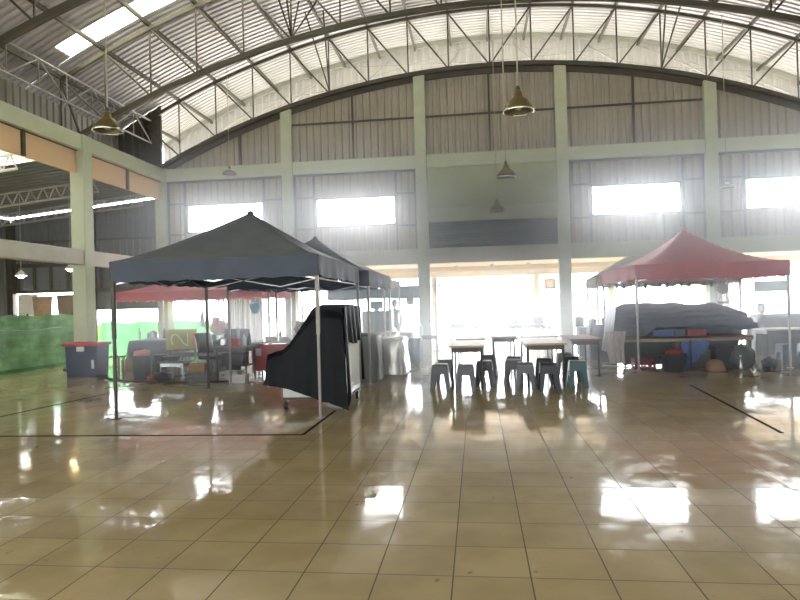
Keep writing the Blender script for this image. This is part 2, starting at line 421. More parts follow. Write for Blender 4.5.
# roof trusses
NODES = [CX + 1.17 * k for k in range(-9, 10)]
def truss(y):
    m = MB()
    xs = [NODES[0] - .0 + (NODES[-1] - NODES[0]) * i / 54 for i in range(55)]
    for a, b in zip(xs, xs[1:]):
        m.bar((a, y, zbot(a)), (b, y, zbot(b)), .11, .115)
        m.bar((a, y, ztop(a)), (b, y, ztop(b)), .08, .09)
    for k, x in enumerate(NODES):
        m.tube((x, y, zbot(x)), (x, y, ztop(x)), .022, 6)
    for k in range(9):
        a, b = NODES[k], NODES[k + 1]; m.tube((a, y, ztop(a)), (b, y, zbot(b)), .025, 6)
        a, b = NODES[18 - k], NODES[17 - k]; m.tube((a, y, ztop(a)), (b, y, zbot(b)), .025, 6)
    # feet down to the column heads
    m.tube((NODES[0], y, zbot(NODES[0])), (-9.5, y, 5.80), .05, 6); m.tube((NODES[-1], y, zbot(NODES[-1])), (10.5, y, 5.80), .05, 6)
    m.tube((NODES[0], y, ztop(NODES[0])), (-9.5, y, 5.84), .03, 6)
    return struct(m.build('roof_truss', 'steel_dark'))
TY = (18.0, 14.2, 10.2, 6.2)
for y in TY: truss(y)
# dark edge that closes the wall sheets against the last truss
m = MB(); xs = [-9.4 + 19.8 * i / 60 for i in range(61)]
for a, b in zip(xs, xs[1:]): m.bar((a, 18.17, zbot(a) - .08), (b, 18.17, zbot(b) - .08), .05, .20)
struct(m.build('trim_5', 'steel_dark'))
# purlins, longitudinal lattices
for x in NODES:
    struct(MB().span((x - .03, -4, ztop(x) + .03), (x + .03, 20.42, ztop(x) + .125)).build('purlin', 'steel_dark'))
def lattice(x, zt, zb, mname):
    m = MB(); y = 2.2
    m.tube((x, 2.2, zt), (x, 18, zt), .03, 6); m.tube((x, 2.2, zb), (x, 18, zb), .025, 6)
    n = 16; d = (18 - 2.2) / n
    for i in range(n):
        a = 2.2 + i * d; m.tube((x, a, zt if i % 2 else zb), (x, a + d, zb if i % 2 else zt), .02, 6); m.tube((x, a, zb), (x, a, zt), .016, 6)
    return struct(m.build('roof_girder', mname))
lattice(-9.72, 7.28, 6.60, 'steel_pale'); lattice(10.75, 7.28, 6.60, 'steel_pale')
for x in (NODES[5], NODES[13]):
    m = MB()
    for ya, yb in ((14.2, 18.0), (10.2, 14.2), (6.2, 10.2)):
        mid = (ya + yb) / 2
        for yy, d in ((ya, .42), (yb, -.42)):
            m.tube((x, yy, zbot(x) + .05), (x - .25, mid + (-.3 if d > 0 else .3), ztop(x) + .06), .022, 6)
            m.tube((x, yy, zbot(x) + .05), (x + .25, mid + (-.3 if d > 0 else .3), ztop(x) + .06), .022, 6)
    struct(m.build('roof_brace', 'steel_dark'))
m = MB()
for a, b in ((NODES[2], NODES[5]), (NODES[5], NODES[9]), (NODES[9], NODES[13]), (NODES[13], NODES[16])):
    m.tube((a, 18.0, zbot(a) + .1), (b, 20.3, ztop(b)), .011, 5); m.tube((b, 18.0, zbot(b) + .1), (a, 20.3, ztop(a)), .011, 5)
struct(m.build('roof_rod', 'steel_pale'))
# struts from the last truss to the gable
for k in (2, 4, 6, 8, 10, 12, 14, 16):
    x = NODES[k]; struct(MB().tube((x, 18.0, zbot(x) + .1), (x + (.35 if k < 9 else -.35), 20.3, ztop(x) - .1), .02, 6).build('roof_strut', 'steel_pale'))

# left openings: peach fascia boards under the high beam, split by dark posts
for y0, y1 in ((14.38, 18.02), (10.38, 14.02), (6.38, 10.02), (2.38, 6.02)):
    ym = (y0 + y1) / 2
    struct(MB().span((-9.56, y0, 4.86), (-9.50, y1, 5.40)).build('trim_6', 'peach'))
    struct(MB().span((-9.50, ym - .04, 4.86), (-9.44, ym + .04, 5.42)).build('trim_7', 'steel_dark'))
    struct(MB().span((-9.57, y0, 5.395), (-9.47, y1, 5.43)).build('trim_7', 'steel_dark'))

# annex on the left: low pitched roof, dark end wall, light slot under the roof
def zann(x): return 5.02 + 0.09 * (x + 9.8)
def annex_sheet(y0, y1, xa, xb, matn):
    m = MB(); m.corr(y0, y1, xa, xb, lambda u, x, o: (x, u, zann(x) + o), pitch=0.25, dep=0.035); return struct(m.build('ceiling', matn))
annex_sheet(-2, 11.3, -14.8, -9.7, 'sheet_annex'); annex_sheet(13.2, 18.3, -14.8, -9.7, 'sheet_annex')
annex_sheet(11.3, 13.2, -14.8, -12.4, 'sheet_annex'); annex_sheet(11.3, 13.2, -12.4, -9.9, 'skylight'); annex_sheet(11.3, 13.2, -9.9, -9.7, 'sheet_annex')
m = MB(); m.corr(-14.7, -9.66, 3.05, lambda u: zann(u) - .07, lambda u, z, o: (u, 18.3 - o, z), pitch=0.22)
m.corr(-14.7, -12.4, 2.20, 3.0, lambda u, z, o: (u, 18.3 - o, z), pitch=0.5, dep=0.02); m.corr(-12.4, -9.66, 1.56, 3.0, lambda u, z, o: (u, 18.3 - o, z), pitch=0.5, dep=0.02)
m.corr(-14.7, -11.9, 0, 1.44, lambda u, z, o: (u, 18.3 - o, z), pitch=0.3, dep=0.02)
struct(m.build('wall_annex', 'sheet_annex'))
struct(MB().span((-14.7, 18.16, 2.95), (-9.66, 18.24, 3.08)).span((-14.7, 18.16, 2.14), (-9.66, 18.24, 2.24)).span((-14.7, 18.17, 3.72), (-9.66, 18.23, 3.78)).build('trim_8', 'steel_dark'))
for k in range(9): struct(MB().span((-14.4 + .56 * k - .03, 18.15, 2.24), (-14.4 + .56 * k + .03, 18.22, 2.95)).build('trim_9', 'steel_dark'))
m = MB(); m.corr(6, 18.3, 0, zann(-14.7) - .07, lambda u, z, o: (-14.72 + o, u, z), pitch=0.22)
struct(m.build('wall_annex', 'sheet_annex'))
for x in (-14.62, -11.9):
    struct(MB().span((x - .1, 18.08, 0), (x + .1, 18.28, zann(x) - .2)).build('column', 'steel_dark'))
for yy in (9.6, 12.3, 15.2, 17.4):
    m = MB(); m.tube((-14.6, yy, 4.16), (-9.7, yy, 4.62), .03, 6); m.tube((-14.6, yy, 4.50), (-9.7, yy, 4.94), .03, 6); n = 14
    for i in range(n):
        a = -14.6 + 4.9 * i / n; b = -14.6 + 4.9 * (i + 1) / n; mm = (a + b) / 2
        zz = lambda x: zann(x) - .07
        m.tube((a, yy, zz(a) - .34), (mm, yy, zz(mm)), .018, 5); m.tube((mm, yy, zz(mm)), (b, yy, zz(b) - .34), .018, 5)
    struct(m.build('roof_truss', 'steel_white' if yy < 13 else 'steel_pale'))  # whiter steel near the skylight: its light is put into the colour

# porch outside the back wall
struct(MB().span((-9.6, 18.40, 2.66), (11.5, 23.2, 2.72)).build('ceiling', 'soffit'))
struct(MB().span((-9.6, 18.40, 2.721), (11.5, 23.25, 2.80)).build('ceiling', 'ground_conc'))
struct(MB().span((-9.6, 20.6, 2.50), (11.5, 20.75, 2.66)).build('beam_porch', 'soffit'))
struct(MB().span((-9.6, 23.1, 2.42), (11.5, 23.24, 2.72)).build('beam_porch', 'concrete_grey'))
for x in (-9.2, -1.55, 2.15, 4.75, 8.6):
    struct(MB().span((x - .1, 22.9, 0), (x + .1, 23.1, 2.42)).build('column', 'concrete_grey', bevel=.01))
for x in (-6.9, -3.6, -.6, .5, 1.6, 4.4, 7.4):
    t = MB(); t.lathe([(0.0, .0), (.07, 0), (.09, .05), (.05, .09)], (x, 19.6, 2.57), 12); o = t.build('ceiling_light', 'plastic_white')
    tag(o, 'small round white ceiling light under the peach porch ceiling', 'ceiling light', 'porch ceiling lights')
m = MB(); m.corr(-8.0, -6.9, 0, 2.6, lambda u, z, o: (u, 19.4 - o, z), pitch=0.16); struct(m.build('wall_porch', 'sheet_gable'))
# floor markings: dark strips between pitches
def strip(a, b, w=.045):
    d = Vector((b[0] - a[0], b[1] - a[1])); l = d.length
    return struct(MB().box(((a[0] + b[0]) / 2, (a[1] + b[1]) / 2, .0015), (l, w, .003), rz=math.atan2(d.y, d.x)).build('floor_marking', 'marking'))
strip((-5.9, 7.06), (-2.06, 7.12)); strip((-2.06, 7.12), (-2.05, 8.75), .04); strip((-7.0, 8.39), (-6.76, 10.8)); strip((3.52, 11.04), (3.21, 7.17), .04)
strip((-11, 7.06), (-5.9, 7.06))

# ------------------------------------------------------------------ gazebos
def gazebo(loc, rz, cloth, label, cat='canopy tent', side=3.0, depth=None, eave=2.10, val=0.28, peak=2.92, legs=('steel_pale',) * 4, p=1.22, group=None, bars='steel', name='canopy_tent', ragged=0.02, sag=0.02, flat=None):
    depth = depth or side
    t = thing(name, label, cat, (loc[0], loc[1], 0), rz, group)
    hx, hy = side / 2, depth / 2; n = 28
    def can(u, v):
        a = 2 * u - 1; b = 2 * v - 1; m_ = max(abs(a), abs(b)); mn = min(abs(a), abs(b))
        z = eave + (peak - eave) * (1 - m_) ** p
        if flat: z = min(peak, eave + (peak - eave) * (1 - m_) * flat)
        # cloth dips a little between the ridges
        z -= sag * sin(PI * min(1, m_)) * (1 - (mn / m_ if m_ > 1e-6 else 1)) * 2
        return (a * hx, b * hy, z + wob((a * 3, b * 3, loc[0]), .006, 1.3))
    MB().grid(can, n, n).build('canopy', cloth, t, smooth=True)
    MB().lathe([(.06, -.05), (.055, .0), (.02, .03)], (0, 0, peak), 10).build('cap', cloth, t)
    for sx, sy in ((0, -1), (1, 0), (0, 1), (-1, 0)):
        def vf(u, v, sx=sx, sy=sy):
            s = 2 * u - 1
            x, y = (s * hx, sy * hy) if sx == 0 else (sx * hx, s * hy)
            w = (.018 * sin(u * 17 + sx * 2 + sy) + .012 * sin(u * 41)) * v
            zz = eave + .004 - val * v - ragged * v * (.5 + .5 * sin(u * 53 + loc[1]))
            return (x + sx * w, y + sy * w, zz)
        MB().grid(vf, 40, 4).build('valance', cloth, t, smooth=True)
    i = 0
    for sx, sy in ((-1, -1), (1, -1), (1, 1), (-1, 1)):
        x, y = sx * (hx - .03), sy * (hy - .03)
        l = MB().span((x - .017, y - .017, .012), (x + .017, y + .017, 1.15)).span((x - .023, y - .023, 1.12), (x + .023, y + .023, eave - .02)).build('leg', legs[i], t)
        MB().span((x - .05, y - .05, 0), (x + .05, y + .05, .012)).build('foot', legs[i], l)
        i += 1
    za, zb = eave - .04, eave - val - .03
    for sx, sy in ((0, -1), (1, 0), (0, 1), (-1, 0)):
        m = MB()
        for h0, h1 in ((-1, 0), (0, 1)):
            A = h0 * .96; B = h1 * .96
            pt = lambda s, z: ((s * hx, sy * (hy - .05), z) if sx == 0 else (sx * (hx - .05), s * hy, z))
            m.bar(pt(A, za), pt(B, zb), .012, .024); m.bar(pt(A, zb), pt(B, za), .012, .024)
        m.build('scissor_bar', bars, t)
    m = MB()
    for sx, sy in ((0, -1), (1, 0), (0, 1), (-1, 0)): m.bar((sx * hx * .96, sy * hy * .96, eave - .15), (0, 0, eave - .02), .012, .024)
    m.tube((0, 0, eave - .04), (0, 0, peak - .02), .017, 8); m.build('peak_pole', bars, t)
    return t

gazebo((-3.60, 9.75), math.radians(.9), 'cloth_black', 'large black canopy tent nearest on the left, pointed top, over the draped cart',
       legs=('steel_dark', 'steel_pale', 'steel_pale', 'steel_dark'), side=2.96, depth=3.2, eave=2.19, peak=3.04)  # front right leg is paler, its sheen put into the colour
gazebo((-3.40, 13.06), 0, 'cloth_navy', 'dark navy canopy tent directly behind the black tent', eave=2.14, peak=2.96, legs=('steel_pale', 'steel_pale', 'steel_white', 'steel_pale'), side=2.80, depth=2.96)
gazebo((-3.60, 16.15), 0, 'cloth_pale', 'pale whitish canopy tent at the end of the row, behind the navy tent', eave=2.12, peak=2.5, val=.16, legs=('steel_white',) * 4, side=2.9, depth=3.0)
gazebo((-7.20, 16.1), 0, 'cloth_pink', 'low pinkish red canopy tent seen under the black tent on the left', side=3.9, depth=2.5, eave=1.97, val=.20, peak=2.5, legs=('steel_white',) * 4, ragged=.05)
gazebo((4.68, 14.80), math.radians(1.4), 'cloth_red', 'large red canopy tent on the right with a tall pointed top', side=3.0, eave=2.16, peak=3.01, legs=('steel_white',) * 4, p=1.6, val=.30)
gazebo((4.78, 17.20), 0, 'cloth_khaki', 'khaki brown canopy tent behind the red tent', side=3.5, depth=1.5, eave=2.02, val=.20, peak=2.60, legs=('steel_white',) * 4, ragged=.07, flat=1.75)

# ------------------------------------------------------------------ hanging lamps
def pendant(x, y, zb, label, group, s=1.0, flat=False):
    t = thing('pendant_lamp', label, 'pendant lamp', (x, y, zb), 0, group)
    zt = min(zroof(x) - .06, 8.9) - zb
    if flat: prof = [(.24, 0), (.235, .02), (.20, .06), (.10, .10), (.05, .13), (.04, .20)]
    else: prof = [(.235, 0), (.232, .02), (.21, .09), (.16, .17), (.10, .235), (.072, .26), (.06, .34), (.03, .40)]
    prof = [(r * s, z * s * (1 if flat else .84)) for r, z in prof]
    MB().lathe(prof, n=28, cap=False).build('shade', 'lamp_shade', t, smooth=True, solid=.004)
    top = prof[-1][1]
    MB().lathe([(.245 * s, -.012), (.25 * s, .0), (.245 * s, .016), (.225 * s, .016), (.225 * s, -.012), (.245 * s, -.012)], n=28, cap=False).build('rim', 'lamp_rim', t, smooth=True)
    MB().lathe([(.0, .02), (.05 * s, .03), (.07 * s, .08), (.05 * s, .14), (.03 * s, .2 if not flat else .12)], n=14).build('bulb', 'bulb', t, smooth=True)
    MB().lathe([(.035 * s, 0), (.035 * s, .05), (.012, .08)], (0, 0, top - .02), 12).build('cap', 'steel_dark', t)
    MB().tube((0, 0, top), (0, 0, zt), .011, 6).build('cord', 'cord', t)
    return t
pendant(.68, 9.3, 4.27, 'brass brown bell lamp on a long cord, largest and highest of the central three', 'central pendant lamps', .94)
pendant(.66, 12.9, 4.01, 'brass brown bell lamp hanging before the green wall panel, middle of the central three', 'central pendant lamps', .85)
pendant(.62, 17.4, 3.97, 'small looking brass bell lamp before the dark louvre panel, lowest of the central three', 'central pendant lamps', .85)
pendant(-5.75, 9.3, 4.38, 'large brass bell lamp hanging at upper left near the side wall beam', 'side pendant lamps', .94)
pendant(-6.98, 17.3, 5.38, 'small flat dark lamp hanging before the back wall beam on the left', 'wall lamps', .85, True)
pendant(6.62, 17.4, 4.32, 'small flat dark lamp hanging beside the right wall column', 'wall lamps', .8, True)
def annex_lamp(x, y, z, matn, label):
    t = thing('annex_lamp', label, 'lamp', (x, y, z), 0, 'lit annex lamps')
    MB().lathe([(.02, .14), (.06, .12), (.14, .02), (.15, 0)], n=16, cap=False).build('shade', 'steel_white', t, smooth=True)
    MB().lathe([(.0, -.07), (.07, -.05), (.09, .0), (.05, .06)], n=14).build('bulb', matn, t, smooth=True)
    MB().tube((0, 0, .13), (0, 0, zann(x) - z), .008, 6).build('cord', 'cord', t)
annex_lamp(-12.5, 15.9, 2.56, 'lamp_lit_white', 'lit white hanging lamp at far left above the green netting')
annex_lamp(-11.3, 16.3, 2.72, 'lamp_lit_warm', 'lit warm hanging lamp close to the left concrete column')

# ------------------------------------------------------------------ draped cart in front of the black tent
t = thing('covered_food_cart', 'upright food cart wrapped in a black sheet under the black tent front corner', 'food cart', (-2.4, 9.3, 0))
MB().span((-.44, -.48, .18), (.50, .60, .80)).build('body', 'plastic_white', t, bevel=.015)
f = MB()
for x in (-.40, .46):
    for y in (-.44, .56): f.span((x - .02, y - .02, .12), (x + .02, y + .02, .16))
f.span((-.44, -.48, .15), (.50, .60, .18)); f.build('frame', 'steel_dark', t)
for x in (-.40, .46):
    for y in (-.44, .56): MB().tube((x - .02, y, .06), (x + .02, y, .06), .06, 14).build('wheel', 'plastic_black', t)
MB().span((.12, -.38, .80), (.46, .55, 1.44)).build('glass_case', 'frame_blue', t)
MB().span((.503, -.36, .26), (.512, .52, .95)).build('side_panel', 'paper_white', t)
# sheet: outline across the cart (x, z) on its front, hem, then swept back over the top
outl = [(-.66, .42), (-.64, .60), (-.63, .79), (-.56, .84), (-.40, .88), (-.30, .97), (-.12, 1.22), (.03, 1.44), (.10, 1.50), (.22, 1.515), (.36, 1.51), (.45, 1.49), (.49, 1.38), (.50, 1.15), (.50, .85), (.51, .5), (.56, .02)]
def hem(x):
    for (a, za), (b, zb) in zip(HEM, HEM[1:]):
        if x <= b: return za + (zb - za) * (x - a) / (b - a)
    return .012
HEM = [(-.67, .40), (-.30, .33), (.0, .22), (.30, .10), (.5, .015), (.7, .012)]
def lerp_prof(u):
    s = u * (len(outl) - 1); i = min(int(s), len(outl) - 2); q = s - i; a, b = outl[i], outl[i + 1]
    return (a[0] + (b[0] - a[0]) * q, a[1] + (b[1] - a[1]) * q)
d = MB()
def front(u, v):
    # v 0 = hem line, 1 = top outline, at column x
    x, zt = lerp_prof(u * 13.5 / 16); z0 = hem(x); z = z0 + (zt - z0) * v
    x2 = x * (1 + .0 * v) + .07 * (1 - v) * (1 if x > .2 else 0) + (-.02) * (1 - v) * (1 if x < -.3 else 0)
    fold = (.012 * sin(x * 15 + 1.0) + .007 * sin(x * 37)) * (1 - v) ** .7
    return (x2, -.56 - .10 * (1 - v) + fold + .05 * v * (v > .9) + wob((x, z, 0), .02, 4), z)
d.grid(front, 60, 26)
def over(u, v):
    x, z = lerp_prof(u * 13.0 / 16)
    return (x + wob((x, v * 2, z), .012, 5), -.52 + 1.18 * v, z + .0 + wob((x * 2, v * 3, z), .014, 3))
d.grid(over, 50, 16)
def leftside(u, v):
    z = .42 + (.40) * v; x = -.665 + .04 * v ** 2
    return (x + .02 * sin(u * 23) * (1 - v), -.56 + 1.2 * u, z)
d.grid(leftside, 24, 8)
def rightflap(u, v):
    # pleats hanging down the side, shorter in the middle so that the white panel shows
    y = -.56 + 1.22 * u; low = 1.02 - .10 * sin(u * PI) if .20 < u < .95 else .30
    if u <= .20: low = .05 + (1.0 - .05) * (u / .20) ** 1.6
    z = low + (1.49 - low) * v
    return (.515 + .030 * sin(u * 26) * (1 - v * .6) + .03 * (1 - v), y, z)
d.grid(rightflap, 60, 12)
d.build('black_sheet', 'tarp_black', t, smooth=True)

# second covered cart and foil-wrapped stall behind it
def covered(name, label, cat, loc, sx, sy, h, matn, seed, amp=.03, rz=0, roundness=2.2, hemz=.03, flare=.06, folds=16, part='cover', inner='steel_dark'):
    t = thing(name, label, cat, (loc[0], loc[1], 0), rz)
    hx, hy = sx / 2, sy / 2
    MB().span((-hx * .82, -hy * .82, .10), (hx * .82, hy * .82, h * .86)).build('body', inner, t)
    for x in (-.72, .72):
        for y in (-.72, .72): MB().span((x * hx - .02, y * hy - .02, 0), (x * hx + .02, y * hy + .02, .12)).build('leg', 'steel_dark', t)
    def fn(u, v):
        a = 2 * PI * u; c, s_ = cos(a), sin(a); e = 2 / (2 + roundness * 3)
        px = hx * math.copysign(abs(c) ** e, c); py = hy * math.copysign(abs(s_) ** e, s_)
        if v < .35: k = v / .35; z = h - .02 * (1 - k) * 0 - .03 * k ** 3; r = k * .97
        else:
            k = (v - .35) / .65; z = h - .03 - (h - .03 - hemz) * k; r = .97 + .03 + flare * k
            r += (.045 * sin(a * folds + seed) + .03 * sin(a * folds * 2.3 + seed * 2)) * min(1, k * 1.5) * .8
        q = wob((px * r, py * r, z), amp, 3.2, seed)
        return (px * r + q, py * r + q * .7, z + q * (.8 if v < .35 else .2))
    MB().grid(fn, 120, 26).build(part, matn, t, smooth=True)
    return t
covered('covered_stall', 'low rounded stall under an olive grey cover, right behind the black draped cart', 'stall', (-2.26, 12.26), .66, .74, .93, 'tarp_olive', 1.0)
covered('foil_covered_table', 'table wrapped to the floor in crinkled silver sheeting, beside the middle tent legs', 'table', (-1.90, 13.4), .72, 1.0, .80, 'foil', 3.0, amp=.05, folds=22)
t = covered('foil_covered_table', 'small counter wrapped in silvery cloth, furthest along the row of dark tents', 'table', (-2.3, 15.5), .68, 1.0, .82, 'foil', 5.0, amp=.05, folds=18)

# ------------------------------------------------------------------ tables and stools
def table(loc, sx, sy, h, label, rz=0, top='wood_pale', leg='steel_dark', group=None, name='table', shelf=None, thick=.035):
    t = thing(name, label, 'table', (loc[0], loc[1], 0), rz, group); hx, hy = sx / 2, sy / 2
    MB().span((-hx, -hy, h - thick), (hx, hy, h)).build('tabletop', top, t, bevel=.006)
    m = MB()
    m.span((-hx + .05, -hy + .05, h - thick - .08), (hx - .05, -hy + .075, h - thick)); m.span((-hx + .05, hy - .075, h - thick - .08), (hx - .05, hy - .05, h - thick))
    m.span((-hx + .05, -hy + .05, h - thick - .08), (-hx + .075, hy - .05, h - thick)); m.span((hx - .075, -hy + .05, h - thick - .08), (hx - .05, hy - .05, h - thick))
    m.build('apron', leg, t)
    for x in (-hx + .06, hx - .06):
        for y in (-hy + .06, hy - .06): MB().tube((x, y, 0), (x, y, h - thick), .018, 8).build('leg', leg, t)
    if shelf: MB().span((-hx + .05, -hy + .05, shelf - .02), (hx - .05, hy - .05, shelf)).build('shelf', leg, t)
    return t
def stool(loc, label, matn, rz=0, h=.45, group='plastic stools around the tables', w=.32):
    t = thing('plastic_stool', label, 'stool', (loc[0], loc[1], 0), rz, group)
    a, b = w * .40, w * .52
    MB().span((-a, -a, h - .03), (a, a, h)).build('seat', matn, t, bevel=.012)
    m = MB()
    for sx, sy in ((0, -1), (1, 0), (0, 1), (-1, 0)):
        z0, z1 = h - .17, h - .03
        k = a + (b - a) * .33
        p = ((-k, sy * k, z0), (k, sy * k, z0), (a, sy * a, z1), (-a, sy * a, z1)) if sx == 0 else ((sx * k, -k, z0), (sx * k, k, z0), (sx * a, a, z1), (sx * a, -a, z1))
        m.quad(*p)
    m.build('apron', matn, t, solid=.006)
    for sx in (-1, 1):
        for sy in (-1, 1):
            m = MB(); n = len(m.v)
            for z, r, q in ((h - .03, a, .085), (0, b, .06)):
                m.v += [(sx * r, sy * r, z), (sx * (r - q), sy * r, z), (sx * (r - q), sy * (r - .012), z), (sx * (r - .012), sy * (r - .012), z), (sx * (r - .012), sy * (r - q), z), (sx * r, sy * (r - q), z)]
            m.f += [tuple(i + 0 for i in (j, (j + 1) % 6, (j + 1) % 6 + 6, j + 6)) for j in range(6)] + [tuple(range(6)), tuple(range(11, 5, -1))]
            m.build('leg', matn, t)
    return t
table((-.20, 11.5), .62, 1.5, .75, 'long narrow dining table on the left of the bright doorway aisle', group='dining tables')
table((-.15, 13.6), .62, 1.6, .75, 'far dining table standing behind the left aisle table', group='dining tables')
table((.52, 13.5), .52, 1.5, .78, 'narrow dining table seen end-on in the middle of the bright doorway', group='dining tables', leg='frame_blue')
table((1.16, 11.9), .72, 1.8, .75, 'pale topped dining table right of the doorway, nearest of the right row', group='dining tables', top='wood_pale')
table((1.30, 14.0), .72, 1.8, .75, 'pale topped dining table right of the doorway, behind the nearest one', group='dining tables')
table((2.05, 13.1), .60, 1.6, .73, 'brownish dining table beside the right doorway column', group='dining tables', top='wood')
st = [(-.22, 10.55, 'grey plastic stool in front of the left aisle table', 'plastic_grey'), (.10, 11.2, 'dark stool tucked on the right of the left aisle table', 'plastic_black'),
      (-.62, 11.6, 'grey stool on the far left of the aisle tables', 'plastic_grey'),
      (.78, 10.75, 'grey stool at the near left corner of the pale right table', 'plastic_grey'), (1.14, 10.6, 'dark stool before the near end of the pale right table', 'plastic_black'),
      (1.66, 10.95, 'blue-green plastic stool at the near right of the right table row', 'plastic_teal'), (1.68, 11.75, 'dark stool behind the blue-green stool', 'plastic_black'),
      (1.66, 12.6, 'grey stool between the right tables', 'plastic_grey'), (.66, 12.0, 'dark stool left of the pale right table', 'plastic_black'),
      (-.66, 10.75, 'grey stool at the near left leg of the left aisle table', 'plastic_grey'), (.20, 12.45, 'dark stool in the aisle between the left and middle tables', 'plastic_black'),
      (1.16, 11.45, 'dark stool under the middle of the pale right table', 'plastic_black'), (.60, 11.35, 'grey stool beside the left edge of the pale right table', 'plastic_grey')]
for x, y, l, mm in st: stool((x, y), l, mm, random.uniform(-.15, .15))

# chairs
def chair(loc, rz, label, matn, h=.84, group=None):
    t = thing('plastic_chair', label, 'chair', (loc[0], loc[1], 0), rz, group)
    MB().grid(lambda u, v: ((u - .5) * .44, (v - .5) * .42, .44 - .02 * sin(u * PI) * sin(v * PI)), 8, 8).build('seat', matn, t, smooth=True, solid=.02)
    b = MB().grid(lambda u, v: ((u - .5) * (.42 - .06 * v), .21 + .10 * v - .04 * sin(u * PI), .44 + (h - .44) * v), 8, 8).build('backrest', matn, t, smooth=True, solid=.02)
    for sx in (-1, 1):
        MB().path([(sx * .21, .22, .62), (sx * .24, .05, .65), (sx * .23, -.18, .64), (sx * .21, -.19, .44)], .016, 8).build('armrest', matn, t)
        for y, yo in ((-.18, -.23), (.19, .27)): MB().tube((sx * .19, y, .44), (sx * .22, yo, 0), .022, 8, .016).build('leg', matn, t)
    return t

# ------------------------------------------------------------------ small goods
def tub(name, label, cat, loc, r, h, matn, top=None, topmat=None, group=None, z=0):
    t = thing(name, label, cat, (loc[0], loc[1], z), 0, group)
    MB().lathe([(r * .0, .012), (r * .80, .012), (r * .98, h - .004), (r * 1.06, h), (r * 1.06, h - .035), (r * 1.0, h - .04), (r * .82, 0), (0, 0)], n=24, cap=False).build('body', matn, t, smooth=False)
    for s in (-1, 1): MB().path([(s * r * 1.02, -.06, h - .05), (s * (r * 1.02 + .035), -.04, h - .10), (s * (r * 1.02 + .035), .04, h - .10), (s * r * 1.02, .06, h - .05)], .008, 6).build('handle', matn, t)
    return t
def filling(label, cat, loc, z, r, h, matn, seed, name='rubbish_bag'):
    m = MB().blob((loc[0], loc[1], z), (r, r, h), seed, .45, 10); return tag(m.build(name, matn, smooth=True), label, cat)
def crate(label, loc, d, matn, z=0, rz=0, group=None):
    t = thing('crate', label, 'crate', (loc[0], loc[1], z), rz, group); sx, sy, sz = d; hx, hy = sx / 2, sy / 2; w = .012
    m = MB().span((-hx, -hy, 0), (hx, hy, .012))
    for z0, z1 in ((.0, .04), (sz * .38, sz * .55), (sz - .05, sz)):
        m.span((-hx, -hy, z0), (hx, -hy + w, z1)); m.span((-hx, hy - w, z0), (hx, hy, z1)); m.span((-hx, -hy, z0), (-hx + w, hy, z1)); m.span((hx - w, -hy, z0), (hx, hy, z1))
    for x in (-hx + .02, -hx / 3, hx / 3, hx - .02):
        m.span((x - .02, -hy, 0), (x + .02, -hy + w, sz)); m.span((x - .02, hy - w, 0), (x + .02, hy, sz))
    for y in (-hy + .02, 0, hy - .02): m.span((-hx, y - .02, 0), (-hx + w, y + .02, sz)); m.span((hx - w, y - .02, 0), (hx, y + .02, sz))
    m.build('body', matn, t); return t
def carton(label, loc, d, matn, z=0, rz=0, cat='box', group=None, name='box'):
    t = thing(name, label, cat, (loc[0], loc[1], z), rz, group)
    MB().span((-d[0] / 2, -d[1] / 2, 0), (d[0] / 2, d[1] / 2, d[2])).build('body', matn, t, bevel=.006)
    MB().span((-d[0] / 2 - .006, -d[1] / 2 - .006, d[2] * .82), (d[0] / 2 + .006, d[1] / 2 + .006, d[2] + .006)).build('lid', matn, t, bevel=.004); return t
def bottle(label, loc, z, matn, capm, s=1.0, group=None):
    t = thing('bottle', label, 'bottle', (loc[0], loc[1], z), 0, group)
    MB().lathe([(.032 * s, 0), (.035 * s, .01), (.035 * s, .14 * s), (.014 * s, .20 * s), (.013 * s, .23 * s)], n=12).build('body', matn, t, smooth=True)
    MB().lathe([(.016 * s, .23 * s), (.016 * s, .255 * s)], n=10).build('cap', capm, t); return t
def pot(label, loc, z, r, h, matn='steel'):
    t = thing('cooking_pot', label, 'pot', (loc[0], loc[1], z))
    MB().lathe([(0, 0), (r * .95, 0), (r, .02), (r, h), (r * 1.05, h)], n=20, cap=False).build('body', matn, t)
    MB().lathe([(r * 1.04, h), (r * .6, h + .03), (.02, h + .045), (.02, h + .07), (0, h + .07)], n=20, cap=False).build('lid', matn, t, smooth=True)
    for s in (-1, 1): MB().path([(s * r, -.04, h * .8), (s * (r + .04), -.03, h * .8), (s * (r + .04), .03, h * .8), (s * r, .04, h * .8)], .007, 6).build('handle', 'plastic_black', t)
    return t

# ---- left clutter
t = thing('ice_chest', 'big dark blue ice chest with a red lid in front of the left concrete column', 'ice chest', (-9.12, 13.70, 0))
MB().box((0, 0, .36), (.80, .50, .72), taper=.94).build('body', 'plastic_blue', t, bevel=.02)
MB().box((0, 0, .76), (.90, .56, .08)).build('lid', 'plastic_red', t, bevel=.02)
MB().span((-.09, -.275, .60), (.09, -.24, .71)).build('latch', 'plastic_white', t); MB().span((.26, -.262, .20), (.32, -.235, .40)).build('drain_plug', 'plastic_white', t)
t = thing('wooden_bench', 'low brown wooden bench right of the blue ice chest', 'bench', (-9.05, 14.55, 0))
MB().span((-.30, -.15, .36), (.30, .15, .40)).build('seat', 'wood', t)
for x in (-.26, .26):
    for y in (-.11, .11): MB().span((x - .02, y - .02, 0), (x + .02, y + .02, .36)).build('leg', 'wood', t)
m = MB().span((-.26, -.12, .12), (.26, -.10, .16)); m.build('stretcher', 'wood', t)
covered('cloth_covered_table', 'table under a dark cloth behind the wooden bench on the left', 'table', (-8.55, 15.95), 1.35, .8, .74, 'cloth_black', 2.0, amp=.02, folds=14, roundness=3)
